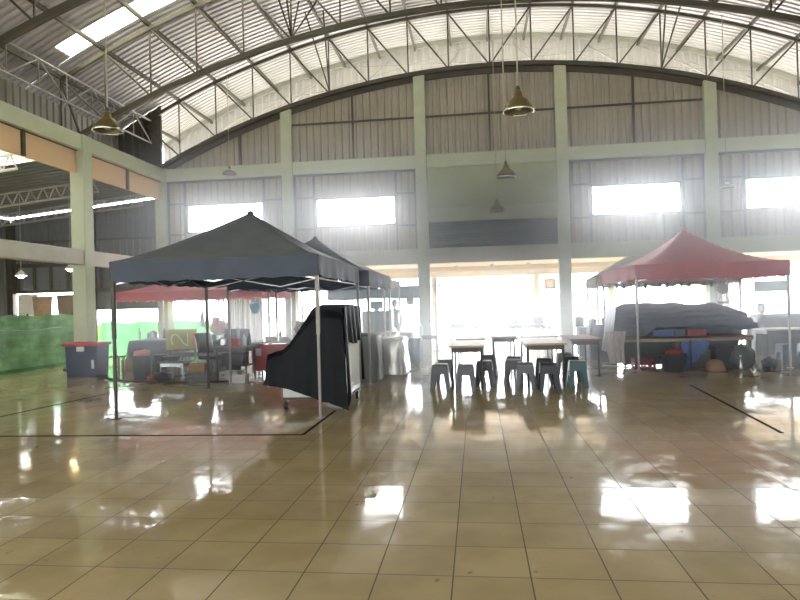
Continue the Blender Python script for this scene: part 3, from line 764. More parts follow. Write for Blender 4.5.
bottle('pale bottle on the dark cloth-covered table, left end', (-9.0, 15.8), .75, 'plastic_white', 'plastic_red', 1.1, 'bottles on the dark table')
bottle('greenish bottle on the dark cloth-covered table, right end', (-8.3, 15.8), .75, 'plastic_teal', 'plastic_white', 1.2, 'bottles on the dark table')
pot('steel pot with a lid on the dark cloth-covered table', (-8.65, 15.85), .75, .15, .16)
chair((-7.48, 15.45), PI * .95, 'blue-grey plastic chair left of the yellow board', 'plastic_blue_grey', h=1.0)
chair((-6.85, 15.45), PI * 1.1, 'second blue-grey chair hidden partly behind the yellow board', 'plastic_blue_grey', h=.86)
tub('rubbish_bin', 'grey-green round bin stuffed with pinkish bags, front left under the black tent', 'bin', (-7.36, 13.0), .215, .52, 'plastic_green_grey')
filling('pinkish white rubbish bag bulging from the grey-green bin', 'bag', (-7.36, 13.0), .54, .17, .10, 'plastic_pink', 3)
tub('rubbish_bin', 'black narrow bin standing right of the grey-green bin', 'bin', (-6.98, 13.14), .15, .50, 'plastic_black')
table((-6.75, 14.25), .9, .5, .50, 'low table carrying blue bags behind the two bins', top='plastic_grey', shelf=.18)
filling('blue plastic bag on the low table, larger one', 'bag', (-6.80, 14.22), .62, .18, .09, 'tarp_blue', 5, 'plastic_bag')
filling('small red bag left on the low table of blue bags', 'bag', (-7.10, 14.10), .575, .08, .06, 'plastic_red', 6, 'plastic_bag')
filling('white and blue plastic bag on the right end of the low table', 'bag', (-6.47, 14.2), .59, .12, .07, 'plastic_blue_grey', 8, 'plastic_bag')

t = thing('sign_board', 'yellow green board with a large pale number 2 lying sideways', 'sign', (-6.66, 13.45, 0), math.radians(4))
MB().span((-.36, -.015, .60), (.36, .015, 1.06)).build('board', 'yellow_board', t, bevel=.004)
m = MB()
# the figure lies on its side
path2 = [(-.17, .17), (-.20, .05), (-.17, -.07), (-.09, -.11), (-.01, -.06), (.08, .06), (.165, .165), (.175, .165), (.175, -.13)]
pp = [(-.02 + x, -.024, .82 + z) for x, z in [(-.18, -.10), (-.21, .02), (-.17, .12), (-.08, .12), (.0, .04), (.07, -.08), (.15, -.13), (.17, -.13), (.17, .13)]]
for a, b in zip(pp, pp[1:]): m.bar(a, b, .014, .032)
m.build('numeral', 'letter_white', t)
MB().span((.25, -.022, .66), (.32, -.015, 1.0)).build('edge_stripe', 'orange_sign', t)
for x in (-.30, .30):
    MB().tube((x, 0, 0), (x, 0, .60), .016, 8).build('leg', 'steel', t)
    MB().tube((x, .02, .58), (x, .32, 0), .012, 8).build('brace', 'steel', t)
t = thing('red_cloth_bundle', 'red cloth heap seen above the yellow board', 'cloth', (-7.0, 16.4, 0))
MB().span((-.5, -.25, .78), (.4, .25, .82)).span((-.46, -.2, 0), (-.42, -.16, .78)).span((.32, -.2, 0), (.36, -.16, .78)).span((-.46, .16, 0), (-.42, .2, .78)).span((.32, .16, 0), (.36, .2, .78)).build('rack', 'steel_dark', t)
MB().blob((.0, 0, .98), (.30, .2, .17), 4, .5).blob((-.12, 0, 1.14), (.10, .1, .14), 9, .4).build('cloth', 'plastic_red', t, smooth=True)
t = thing('steel_bowl', 'shiny steel bowl on the grey trolley below the yellow board', 'bowl', (-6.55, 12.80, .40))
MB().lathe([(0, 0), (.08, 0), (.20, .10), (.21, .11), (.19, .10), (.07, .015), (0, .015)], n=22, cap=False).build('body', 'steel', t, smooth=True)
table((-6.5, 12.80), .62, .42, .40, 'low grey trolley table in front of the yellow board', top='plastic_grey', leg='steel', shelf=.10)
filling('crumpled red packet on the floor beside the trolley table', 'bag', (-6.98, 12.70), .05, .10, .06, 'plastic_red', 11, 'red_packet')

t = thing('office_chair', 'black swivel chair with a pale edged back right of the yellow board', 'chair', (-5.72, 13.0, 0), math.radians(70))
MB().box((0, 0, .46), (.46, .46, .08)).build('seat', 'plastic_black', t, bevel=.03)
MB().grid(lambda u, v: ((u - .5) * .44, .22 + .10 * v * v - .05 * sin(u * PI), .55 + .42 * v), 8, 8).build('backrest', 'plastic_black', t, smooth=True, solid=.05)
MB().path([(-.22, .24, .58), (-.22, .28, .80), (-.20, .33, .97), (.20, .33, .97)], .014, 6).build('piping', 'plastic_white', t)
MB().tube((0, 0, .06), (0, 0, .42), .03, 10).build('post', 'steel', t)
m = MB()
for k in range(5): a = 2 * PI * k / 5; m.tube((0, 0, .09), (.27 * cos(a), .27 * sin(a), .05), .018, 6); m.tube((.27 * cos(a), .27 * sin(a) - .01, .026), (.27 * cos(a), .27 * sin(a) + .01, .026), .026, 8)
m.build('base', 'plastic_black', t)
table((-5.05, 12.62), .74, .62, .72, 'cluttered dark stall table left of the red counter', top='plastic_grey', shelf=.32)
carton('dark carton on the lower shelf of the cluttered stall table', (-5.06, 12.60), (.46, .34, .24), 'plastic_black', .323)
crate('white crate on the floor under the cluttered stall table', (-5.10, 12.50), (.42, .34, .20), 'plastic_white', 0)
crate('grey crate standing left of the cluttered stall table', (-5.72, 12.25), (.36, .30, .22), 'plastic_grey', 0, .2)
carton('cardboard box on top of the grey floor crate', (-5.72, 12.25), (.30, .26, .16), 'cardboard', .225, .2)
pot('wide steel pot on the cluttered stall table, left end', (-5.26, 12.55), .72, .13, .15)
carton('red tin on the cluttered stall table', (-4.98, 12.48), (.16, .16, .14), 'plastic_red', .72)
bottle('white sauce bottle on the cluttered stall table', (-4.82, 12.5), .72, 'plastic_white', 'plastic_red', 1.1, 'sauce bottles on the cluttered table')
bottle('dark sauce bottle on the cluttered stall table', (-4.76, 12.62), .72, 'plastic_black', 'plastic_red', 1.1, 'sauce bottles on the cluttered table')
carton('grey rice cooker box at the back of the cluttered stall table', (-5.2, 12.82), (.26, .18, .34), 'plastic_grey', .72)

bx = [('plastic_blue_grey', (-8.30, 15.05), (.42, .32, .30), 0, 'blue-grey box on the floor in front of the dark cloth-covered table'),
      ('cardboard', (-8.80, 15.05), (.40, .32, .26), 0, 'cardboard box on the floor in front of the dark cloth-covered table'),
      ('plastic_black', (-7.86, 14.75), (.34, .30, .40), 0, 'tall dark box on the floor behind the grey-green bin'),
      ('plastic_grey', (-6.0, 13.95), (.40, .30, .55), 0, 'tall grey box behind the black swivel chair'),
      ('plastic_black', (-5.55, 13.85), (.36, .30, .62), 0, 'tall dark box between the swivel chair and the cluttered table'),
      ('plastic_white', (-4.80, 12.12), (.34, .24, .16), 0, 'low white box on the floor in front of the cluttered stall table')]
for mm, p, d, z, l in bx: carton(l, p, d, mm, z)
filling('black bag slumped on the floor right of the black narrow bin', 'bag', (-6.55, 12.35), .10, .20, .10, 'plastic_black', 23, 'rubbish_bag')
pot('dark pot standing on the tall dark box behind the cluttered table', (-5.55, 13.85), .63, .12, .14, 'plastic_black')
crate('dark blue crate on top of the tall grey box', (-6.0, 13.95), (.36, .26, .18), 'plastic_blue', .556)
t = thing('red_counter', 'red fronted counter with a white top under the navy tent', 'counter', (-4.0, 13.35, 0))
MB().span((-.88, -.36, .72), (.80, .36, .76)).build('top', 'plastic_white', t, bevel=.006)
MB().span((-.84, -.34, .14), (.76, -.315, .71)).build('front_panel', 'red_panel', t); MB().span((-.84, -.315, .14), (-.815, .33, .71)).build('side_panel', 'red_panel', t)
MB().span((-.76, -.345, .46), (-.64, -.34, .62)).build('notice', 'paper_white', t)
for x in (-.64, .72):
    for y in (-.28, .30): MB().tube((x, y, 0), (x, y, .72), .02, 8).build('leg', 'steel_dark', t)
MB().span((-.62, -.25, .10), (.70, .28, .14)).build('shelf', 'steel_dark', t)
crate('dark crate on the bottom shelf of the red counter', (-3.9, 13.3), (.5, .36, .18), 'plastic_black', .145)
carton('white tissue box on the red counter, left end', (-4.48, 13.22), (.24, .13, .10), 'paper_white', .76, .1)
carton('white takeaway box on the red counter beside the tissue box', (-4.16, 13.18), (.20, .14, .09), 'paper_white', .76, -.1)
t = thing('cash_register', 'grey till with a tilted screen on the red counter', 'till', (-3.76, 13.30, .76))
MB().span((-.18, -.17, 0), (.18, .17, .12)).build('drawer', 'plastic_grey', t, bevel=.008); MB().box((0, .04, .26), (.30, .05, .22), rx=-.25).build('screen', 'plastic_grey', t, bevel=.008); MB().tube((0, .04, .1), (0, .05, .2), .03).build('stand', 'plastic_grey', t)
bottle('green bottle on the red counter behind the tissue box', (-4.34, 13.42), .76, 'leaf', 'plastic_white', 1.0, 'bottles on the red counter')
bottle('clear white bottle on the red counter near the takeaway box', (-4.02, 13.42), .76, 'plastic_white', 'plastic_blue', 1.0, 'bottles on the red counter')
tub('food_tub', 'small pale tub on the right of the red counter', 'tub', (-3.34, 13.2), .11, .16, 'plastic_white', z=.76)
chair((-5.78, 15.2), PI, 'dark blue plastic chair behind the red counter', 'plastic_blue', h=.98)
t = thing('folded_chairs', 'red and white folded chair leaning behind the red counter', 'chair', (-4.25, 14.75, 0))
MB().grid(lambda u, v: ((u - .5) * .44 + .10 * v, .05 * v, .62 + .52 * v), 6, 6).build('backrest', 'plastic_red', t, solid=.02)
MB().span((-.22, -.02, .40), (.22, .02, .62)).build('seat', 'plastic_red', t)
for s in (-.22, .02, .24): MB().tube((s - .05, .0, 0), (s + .10, .05, 1.16), .016, 8).build('leg', 'plastic_white', t)
chair((-3.55, 15.0), PI * 1.05, 'grey chair behind the till', 'plastic_grey', h=.95)
t = thing('hanging_lantern', 'bright cyan lantern hanging under the tents on the left', 'lantern', (-5.85, 16.0, 1.50))
MB().lathe([(.0, -.16), (.06, -.14), (.13, -.02), (.15, .08), (.09, .14), (.0, .15)], n=14, cap=False).build('body', 'plastic_cyan', t, smooth=True); MB().tube((0, 0, .14), (0, 0, .55), .006, 6).build('cord', 'cord', t)
t = thing('folded_umbrella', 'dark folded umbrella hanging point up by the white bars on the left', 'umbrella', (-7.55, 16.5, 1.02))
MB().lathe([(.065, .0), (.075, .06), (.05, .25), (.02, .46), (.008, .56)], n=12).build('cloth', 'plastic_grey', t, smooth=True); MB().tube((0, 0, .5), (0, 0, 1.0), .006, 6).build('cord', 'cord', t)
for k in range(7):
    x = -8.15 + .17 * k
    o = MB().span((x - .02, 19.0, 0), (x + .02, 19.05, 1.95)).build('railing_bar', 'steel_white'); struct(o)
struct(MB().span((-8.25, 18.99, 1.92), (-7.02, 19.06, 2.0)).build('railing_rail', 'steel_white'))

# green netting fence along the left side
t = thing('netting_fence', 'long green plastic netting fence along the left side annex', 'fence')
def net(u, v):
    y = 8.0 + 9.1 * u; z = 1.46 * v
    x = -11.72 + .35 * (u - .6) + .05 * sin(u * 60) * (1 - .5 * v) + wob((y, z, 0), .10, 1.4)
    return (x, y, z + .03 * sin(u * 37) * v)
MB().grid(net, 180, 24).build('netting', 'net_sheer', t, smooth=True)
def band(u, v):
    x, y, z = net(u, (.02 if v < .5 else .0)); return (x + .03, y, .02 + .09 * v)
MB().grid(band, 120, 2).build('bottom_band', 'net_band', t)
def band2(u, v):
    x, y, z = net(u, .80); return (x + .045, y, z + .09 * (v - .5) + .25)
for k in range(6):
    y = 8.2 + 1.75 * k; MB().tube((-11.86 + .35 * ((y - 8) / 9.1 - .6), y, 0), (-11.86 + .35 * ((y - 8) / 9.1 - .6), y, 1.5), .022, 8).build('post', 'steel_dark', t)
MB().path([(net(i / 30, 0)[0] + .02, net(i / 30, 0)[1], 1.08 + .03 * sin(i)) for i in range(31)], .012, 6).build('rope', 'steel_pale', t)
struct(MB().span((-16, 24.0, .0), (-9.8, 24.5, .95)).build('hedge_outside', 'hedge'))
t = thing('netting_fence', 'short pale green netting fence at the far end of the annex, right of the column', 'fence')
MB().grid(lambda u, v: (-11.9 + 3.6 * u, 18.62 + .03 * sin(u * 40), 1.15 * v + .03 * sin(u * 19) * v), 90, 8).build('netting', 'net_green', t, smooth=True)
for k in range(4): MB().tube((-11.85 + 1.17 * k, 18.68, 0), (-11.85 + 1.17 * k, 18.68, 1.2), .02, 8).build('post', 'steel_dark', t)
# hanging sacks above the netting
def sack(loc, w, h, matn, label, seed):
    t = thing('hanging_sack', label, 'sack', loc, 0, 'sacks above the netting')
    def fn(u, v):
        a = 2 * PI * u; r = (.42 + .08 * v) * w * (1 - .35 * max(0, .25 - v) * 4 * .6)
        return (r * cos(a) * (1 + .06 * sin(a * 7)), r * .45 * sin(a), -h + h * v)
    MB().grid(fn, 40, 14).build('bag', matn, t, smooth=True)
    for s in (-1, 1): MB().tube((s * w * .42, 0, -.02), (s * w * .2, 0, .14), .01, 6).build('strap', 'cable_dark', t)
    MB().tube((-w * .5, 0, .14), (w * .5, 0, .16), .012, 6).build('hanger', 'steel_dark', t)
sack((-13.15, 17.6, 2.02), .62, .75, 'sack', 'beige sack hanging left, above the green netting', 1)
sack((-12.35, 17.7, 2.05), .78, .85, 'sack_dark', 'brown wide sack hanging near the left column above the netting', 2)
o = MB(); o.corr(1.3, 2.12, -14.45, -13.75, lambda u, z, q: (z, 18.22 - q, u), pitch=.14, dep=.02); o = o.build('wall_annex', 'white_paint'); struct(o)

# cable and hose on the floor
MB_c = MB(); pts = [(-10.8, 15.2), (-9.9, 14.6), (-8.9, 13.6), (-8.1, 12.9), (-7.4, 12.45), (-6.6, 12.25), (-5.9, 12.18), (-5.2, 12.2), (-4.6, 12.16)]
MB_c.path([(x, y, .02) for x, y in pts], .02, 6); tag(MB_c.build('floor_cable', 'cable_dark', smooth=True), 'long dark cable lying across the tiles on the left past the bins', 'cable')

# ------------------------------------------------------------------ middle: by the doorway column
t = thing('cabinet', 'tall grey green cabinet with a pale door gap behind the draped cart', 'cabinet', (-2.75, 17.2, 0))
MB().span((-.40, -.28, 0), (.42, .28, 1.32)).build('body', 'plastic_teal', t, bevel=.01)
for s in (-1, 1):
    d_ = MB().span((-.38 if s < 0 else .06, -.305, .06), (-.04 if s < 0 else .40, -.282, 1.26)).build('door', 'plastic_grey', t); MB().span((-.09 if s < 0 else .09, -.33, .6), (-.07 if s < 0 else .11, -.305, .8)).build('handle', 'steel', d_)
t = thing('monitor', 'small pale screen standing on the grey green cabinet', 'monitor', (-2.78, 17.2, 1.32))
MB().span((-.17, -.02, .05), (.17, .02, .27)).build('housing', 'plastic_grey', t); MB().span((-.15, -.024, .07), (.15, -.02, .25)).build('screen', 'screen', t); MB().span((-.06, -.06, 0), (.06, .06, .05)).build('stand', 'plastic_grey', t)
covered('cloth_valance_counter', 'low counter with a dusky cloth by the doorway column', 'counter', (-1.98, 16.95), .42, .7, .74, 'tarp_grey', 7.0, amp=.02)
o = MB().grid(lambda u, v: (-4.6 + 3.0 * u, 19.0 + .02 * sin(u * 40) * v, 2.02 - .36 * v - .02 * sin(u * 9) * v), 60, 4)
t = thing('hanging_banner', 'blue-grey cloth strip hanging across the opening left of the doorway column', 'banner', (0, 0, 0)); o.build('cloth', 'cloth_blue_grey', t, smooth=True)
MB().tube((-4.65, 19.0, 2.03), (-1.5, 19.0, 2.03), .015, 6).build('rod', 'steel', t)
for x in (-4.5, -1.6): MB().tube((x, 19.0, 2.03), (x, 19.0, 2.66), .006, 6).build('cord', 'cord', t)
t = thing('hanging_speaker', 'small dark box speaker hanging left of the doorway column', 'speaker', (-1.98, 18.6, 1.46))
MB().span((-.10, -.08, 0), (.10, .08, .36)).build('housing', 'plastic_grey', t); MB().lathe([(.0, 0), (.05, 0), (.06, .02)], (0, 0, 0), 12).build('cone', 'plastic_black', t, loc=(0, -.09, .14)); MB().tube((0, 0, .36), (0, 0, 1.18), .008, 6).build('cord', 'cord', t)
tub('plastic_bucket', 'blue plastic tub on the floor left of the doorway column', 'bucket', (-1.6, 15.9), .17, .62, 'plastic_blue_grey')
for i, (x, l) in enumerate(((-1.55, 'left'), (-1.30, 'right'))):
    bottle('tall pale bottle on the small stand before the doorway column, %s one' % l, (x, 17.2), .62, 'plastic_white', 'plastic_blue', 1.5, 'bottles by the column')
table((-1.34, 17.25), .55, .45, .62, 'small stand with bottles right in front of the doorway column', top='plastic_grey')
# standing fan by the doorway column
t = thing('standing_fan', 'tall standing fan just right of the doorway column', 'fan', (-1.28, 19.6, 0))
MB().lathe([(.18, 0), (.18, .03), (.04, .06)], n=16).build('base', 'plastic_grey', t); MB().tube((0, 0, .05), (0, 0, 1.95), .035, 8).build('pole', 'plastic_grey', t)
m = MB()
for k in range(4):
    a = PI * k / 2; m.quad((.03 * cos(a), -.06, 2.05 + .03 * sin(a)), (.19 * cos(a - .35), -.05, 2.05 + .19 * sin(a - .35)), (.20 * cos(a + .35), -.08, 2.05 + .20 * sin(a + .35)))
m.build('blade', 'plastic_grey', t, solid=.004)
m = MB()
for r in (.22, .15, .08): m.path([(r * cos(2 * PI * i / 20), -.10, 2.05 + r * sin(2 * PI * i / 20)) for i in range(21)], .006, 5)
m.build('guard', 'steel', t); MB().tube((0, -.04, 2.05), (0, .12, 2.05), .05, 10).build('motor', 'plastic_grey', t)

# motorbike outside
def motorbike(loc, rz, label, body):
    t = thing('motorbike', label, 'motorbike', (loc[0], loc[1], -.13), rz)
    for x in (-.62, .62):
        m = MB(); n = 20
        for i in range(n):
            a, b = 2 * PI * i / n, 2 * PI * (i + 1) / n; m.tube((x + .25 * cos(a), 0, .28 + .25 * sin(a)), (x + .25 * cos(b), 0, .28 + .25 * sin(b)), .035, 6)
        w = m.build('wheel', 'tyre', t); s = MB()
        for i in range(6): a = PI * i / 3; s.tube((x, 0, .28), (x + .23 * cos(a), 0, .28 + .23 * sin(a)), .01, 5)
        s.build('spokes', 'steel', w)
    MB().box((-.28, 0, .62), (.70, .22, .20), taper=.7).box((.18, 0, .45), (.34, .16, .14)).build('body', body, t, bevel=.03)
    MB().box((-.22, 0, .77), (.66, .24, .09)).build('seat', 'plastic_black', t, bevel=.03)
    MB().tube((.62, 0, .28), (.40, 0, .92), .03).build('fork', 'steel', t); MB().box((.44, 0, .72), (.10, .28, .42), ry=-.25).build('front_shield', body, t, bevel=.02)
    MB().path([(.36, -.32, .98), (.40, -.1, .95), (.40, .1, .95), (.36, .32, .98)], .016, 6).build('handlebar', 'plastic_black', t); MB().lathe([(0, 0), (.07, .02), (.07, .06), (0, .1)], n=12).build('headlamp', 'plastic_white', t, loc=(.46, 0, .92))
    MB().box((.05, 0, .30), (.36, .18, .20)).build('engine', 'steel', t, bevel=.02)
motorbike((-.55, 26.5), .3, 'parked blue motorbike in the glare left in the bright doorway', 'plastic_blue')
motorbike((-1.9, 25.6), 1.2, 'parked red motorbike outside left of the doorway', 'plastic_red')
motorbike((2.2, 26.2), 2.8, 'parked grey motorbike outside at the right of the bright doorway', 'plastic_grey')

# ------------------------------------------------------------------ right: market stall under the red tent
t = thing('covered_market_stall', 'long market counter under a dark blue grey sheet below the red tent', 'stall', (4.15, 14.10, 0))
x0, x1 = -1.25, 1.55
MB().span((x0 + .1, -.50, .62), (x1 - .1, .45, .66)).build('tabletop', 'wood', t)
MB().span((x0 + .1, -.50, .56), (x1 - .1, -.47, .66)).build('front_rail', 'wood_pale', t)
for x in (x0 + .16, -.1, x1 - .16):
    for y in (-.46, .41): MB().span((x - .02, y - .02, 0), (x + .02, y + .02, 1.22 if y > 0 else .62)).build('leg', 'steel_dark', t)
MB().span((x0 + .2, -.05, .04), (.05, -.02, .62)).build('back_panel', 'plastic_green_grey', t)
MB().span((.07, .20, .04), (x1 - .12, .23, .62)).build('back_panel', 'plastic_black', t)  # black panel added to darken the recess below the counter
MB().span((.02, -.20, .04), (.06, -.16, .62)).build('upright', 'wood', t)
def tarp(u, v):
    x = x0 + (x1 - x0) * u
    ridge = 1.40 - .05 * sin(u * PI) + .03 * sin(u * 7)
    if u > .78: ridge -= (u - .78) * 1.4
    if u < .10: ridge -= (.10 - u) * 1.5
    zf = (.70 if u < .2 else .70 + .16 * min(1, (u - .2) / .08)) - .02 * sin(u * 9) - (.06 if u > .8 else 0)
    # v: 0 front hem, .45 ridge, 1 back
    if v < .5: k = v / .5; y = -.56 + .70 * k; z = zf + (ridge - zf) * k ** .75
    else: k = (v - .5) / .5; y = .14 + .40 * k; z = ridge - .78 * k
    r = .022 * sin(z * 60 + 6 * u + 3 * sin(u * 6)) * (.5 + u) * (1 if .03 < v < .5 else .3)
    return (x, y - r, z + r * .5 + wob((x, y, z), .05, 2.4))
MB().grid(tarp, 90, 44).build('sheet', 'tarp_grey', t, smooth=True)
def endflap(u, v):
    y = -.56 + 1.0 * u; z = .34 + (1.30 - .34) * v
    return (x0 - .02 - .12 * (1 - v) + .04 * sin(u * 22) * (1 - v), y + .0, z)
MB().grid(endflap, 30, 12).build('end_flap', 'tarp_deep', t, smooth=True)
# shiny beige drape at the left end, on a pale ground rail
def shiny(u, v):
    x = -1.50 + .40 * u - .03 * sin(v * PI); z = .14 + .66 * v
    w = (.25 + .75 * v) if v > .7 else 1
    return ((x - (-1.3)) * (1 - .25 * (1 - v)) - 1.3, -.66 + .035 * sin(u * 19 + v * 3) + .03 * sin(u * 37) - .04 * (1 - v), z)
MB().grid(shiny, 40, 20).build('shiny_drape', 'foil_beige', t, smooth=True)
MB().bar((-1.58, -.60, .10), (-1.05, -.72, .05), .03, .03).build('ground_rail', 'steel_white', t)
# goods on and under the counter
carton('blue patterned box on the covered counter, left one', (3.85, 13.73), (.42, .15, .13), 'tarp_blue', .664, 0, 'box', 'boxes on the covered counter')
carton('pale blue box on the covered counter, right of the patterned one', (4.18, 13.73), (.20, .15, .14), 'plastic_blue_grey', .664, 0, 'box', 'boxes on the covered counter')
carton('red box on the covered counter under the grey sheet', (4.52, 13.73), (.38, .15, .13), 'plastic_red', .664, 0, 'box', 'boxes on the covered counter')
crate('dark red crate on the floor under the covered counter', (3.42, 13.62), (.42, .34, .22), 'plastic_red', 0)
tub('washing_tub', 'black round tub with red contents in front of the covered counter', 'tub', (3.87, 13.08), .235, .36, 'plastic_black')
filling('red bag heaped in the black tub', 'bag', (3.87, 13.08), .37, .16, .07, 'plastic_red', 13)
carton('dark box on the floor under the right half of the covered counter', (5.15, 13.92), (.5, .3, .42), 'plastic_black', 0)
carton('grey box on the floor under the middle of the covered counter', (4.62, 13.95), (.4, .3, .36), 'plastic_grey', 0)
t = thing('blue_tarpaulin', 'bright blue tarpaulin hanging from the front edge of the covered counter', 'tarpaulin', (4.33, 13.27, 0))
def bt(u, v):
    z = .60 - v * (.56 if u < .25 else .56 * (1.0 - (u - .25) * 1.0)); return (-.26 + .55 * u, .03 * sin(u * 21) * v - .02, z)
MB().grid(bt, 36, 14).build('sheet', 'tarp_blue', t, smooth=True); MB().tube((-.08, -.05, 0), (-.08, -.05, .62), .012, 6).build('pole', 'steel_dark', t)
t = thing('woven_basket', 'pale upturned basket on the floor right of the blue tarpaulin', 'basket', (4.62, 13.0, 0))
MB().lathe([(.19, .0), (.18, .09), (.14, .18), (.07, .23), (0, .24)], n=22, cap=False).build('body', 'cardboard', t, smooth=True); MB().lathe([(.195, 0), (.20, .03), (.185, .03)], n=22, cap=False).build('rim', 'wood', t)
filling('dark sack slumped at the right end of the covered counter', 'sack', (5.25, 13.30), .24, .22, .24, 'plastic_green_grey', 17, 'sack')
filling('small dark sack at the foot of the covered counter, far right', 'sack', (5.68, 13.10), .12, .14, .13, 'shirt_dark', 19, 'sack')
bottle('clear bottle standing on the floor left of the right table', (5.0, 12.75), 0, 'steel', 'plastic_white', 1.3)

# behind: counter between the doorway column and the red tent
t = thing('dark_counter', 'dark skirted counter with a white top behind the left leg of the red tent', 'counter', (3.05, 16.9, 0))
MB().span((-.48, -.3, .74), (.48, .3, .78)).build('top', 'plastic_white', t); MB().span((-.44, -.27, .02), (.44, .27, .74)).build('skirt', 'cloth_black', t); MB().span((-.50, -.31, .2), (-.45, -.28, .76)).build('side_cloth', 'paper_white', t)
for i, (x, r, h, mt, wd) in enumerate(((2.66, .12, .22, 'plastic_black', 'dark pot left on'), (3.0, .10, .16, 'plastic_grey', 'grey pot in the middle of'), (3.35, .13, .20, 'plastic_black', 'dark wide pot right on'))):
    pot('%s the dark skirted counter' % wd, (x, 16.9), .78, r, h, mt)
covered('covered_stall', 'dark draped stall just right of the doorway column', 'stall', (2.95, 15.75), .55, .7, .85, 'tarp_black', 9.0, amp=.03)
t = thing('potted_plant', 'thin leafed plant in a pot beside the right doorway column', 'plant', (2.05, 18.9, 0))
MB().lathe([(.0, 0), (.12, 0), (.17, .30), (.15, .30), (.12, .25)], n=16, cap=False).build('pot', 'plastic_grey', t); m = MB(); l = MB()
for k in range(9):
    a = k * 2.4; h = .9 + .09 * k; tip = (.20 * cos(a), .20 * sin(a), h); m.tube((0, 0, .25), tip, .008, 5)
    for q in (.6, .8, 1.0):
        p = Vector((tip[0] * q, tip[1] * q, .25 + (h - .25) * q)); b = a + q * 3; d1 = Vector((cos(b) * .16, sin(b) * .16, .05)); d2 = Vector((-sin(b) * .03, cos(b) * .03, 0)); l.quad(p, p + d1 * .5 + d2, p + d1, p + d1 * .5 - d2)
m.build('stem', 'wood', t); l.build('foliage', 'leaf', t)
t = thing('notice_sign', 'small orange framed notice hanging left of the right doorway column', 'sign', (2.32, 20.3, 1.83))
MB().span((-.17, -.02, 0), (.17, .02, .34)).build('frame', 'orange_sign', t); MB().span((-.11, -.026, .06), (.11, -.02, .28)).build('panel', 'paper_white', t); MB().tube((0, 0, .34), (0, 0, .72), .006, 5).build('cord', 'cord', t)
table((1.5, 20.2), 1.2, .6, .74, 'outdoor table with goods behind the right dining tables', top='plastic_blue_grey')
for i, (x, mm, l) in enumerate(((1.15, 'plastic_blue_grey', 'bluish box on the outdoor table, left'), (1.55, 'plastic_pink', 'pinkish box on the outdoor table, middle'), (1.9, 'plastic_grey', 'grey box on the outdoor table, right'))):
    carton(l, (x, 20.2), (.28, .24, .22), mm, .74, 0, 'box', 'boxes on the outdoor table')

# far right tables
t = table((6.52, 14.45), .92, .65, .75, 'white topped folding table at the far right under the red tent', top='plastic_white', leg='frame_blue')
stool((6.32, 13.85), 'bluish stool under the left of the white folding table', 'plastic_blue_grey', .1, group='stools at the far right')
stool((6.76, 13.9), 'bluish stool under the right of the white folding table', 'plastic_blue_grey', -.1, group='stools at the far right')
covered('covered_stall', 'blue-grey draped stall right of the white folding table', 'stall', (7.65, 14.3), .8, .8, .62, 'tarp_blue', 11.0, amp=.03, inner='steel_dark')
bottle('white tall bottle on the floor in front of the white folding table', (6.38, 13.2), 0, 'plastic_white', 'plastic_white', 1.6)
covered('covered_stall', 'wide dark green-grey covered stall behind the white folding table', 'stall', (7.95, 16.35), 2.4, .75, 1.02, 'plastic_green_grey', 12.0, amp=.05, inner='steel_dark')
o = MB().grid(lambda u, v: (7.75 + .95 * u, 18.7 + .01 * sin(u * 20), 1.86 - .30 * v), 12, 3)
t = thing('hanging_banner', 'short dark grey banner in the bright opening right of the red tent', 'banner'); o.build('cloth', 'panel_dark', t, solid=.01)
for x in (7.8, 8.65): MB().tube((x, 18.7, 1.86), (x, 18.7, 2.66), .006, 5).build('cord', 'cord', t)
t = thing('hanging_scale', 'round hanging scale with a pan right of the red tent interior', 'scale', (5.62, 15.2, 1.30))
MB().tube((0, -.03, .34), (0, .03, .34), .12, 20).build('dial', 'plastic_grey', t); MB().lathe([(.0, -.02), (.10, 0), (.15, .05)], n=16, cap=False).build('pan', 'steel', t)
m = MB()
for a in (0, 2.1, 4.2): m.tube((.14 * cos(a), .14 * sin(a), .05), (0, 0, .24), .006, 5)
m.tube((0, 0, .45), (0, 0, .80), .008, 5); m.build('chain', 'steel', t)
t = thing('blue_curtain', 'light blue plastic curtain hanging at the far right edge', 'curtain', (8.35, 15.6, 0))
MB().grid(lambda u, v: (-.25 + .9 * u, .03 * sin(u * 30), .55 + 1.65 * v), 40, 6).build('sheet', 'blue_curtain', t, smooth=True); MB().tube((-.3, 0, 2.21), (.7, 0, 2.21), .015, 6).build('rail', 'steel', t)
for x in (-.28, .68): MB().tube((x, 0, 0), (x, 0, 2.21), .018, 6).build('post', 'steel', t)
# bunting under the khaki tent
for k in range(16):
    x = 3.15 + .165 * k; h = .08 + .05 * ((k * 7) % 3) / 2
    o = MB().grid(lambda u, v: (x + (u - .5) * .10 * (1 - .3 * v), 15.44 + .012 * sin(u * 6), 1.83 - h * v), 4, 3).build('bunting_flag', 'plastic_green_grey' if k % 3 else 'cloth_khaki', solid=.004)
    tag(o, 'small drab pennant hanging from the front edge of the khaki tent', 'pennant', 'pennants under the khaki tent')

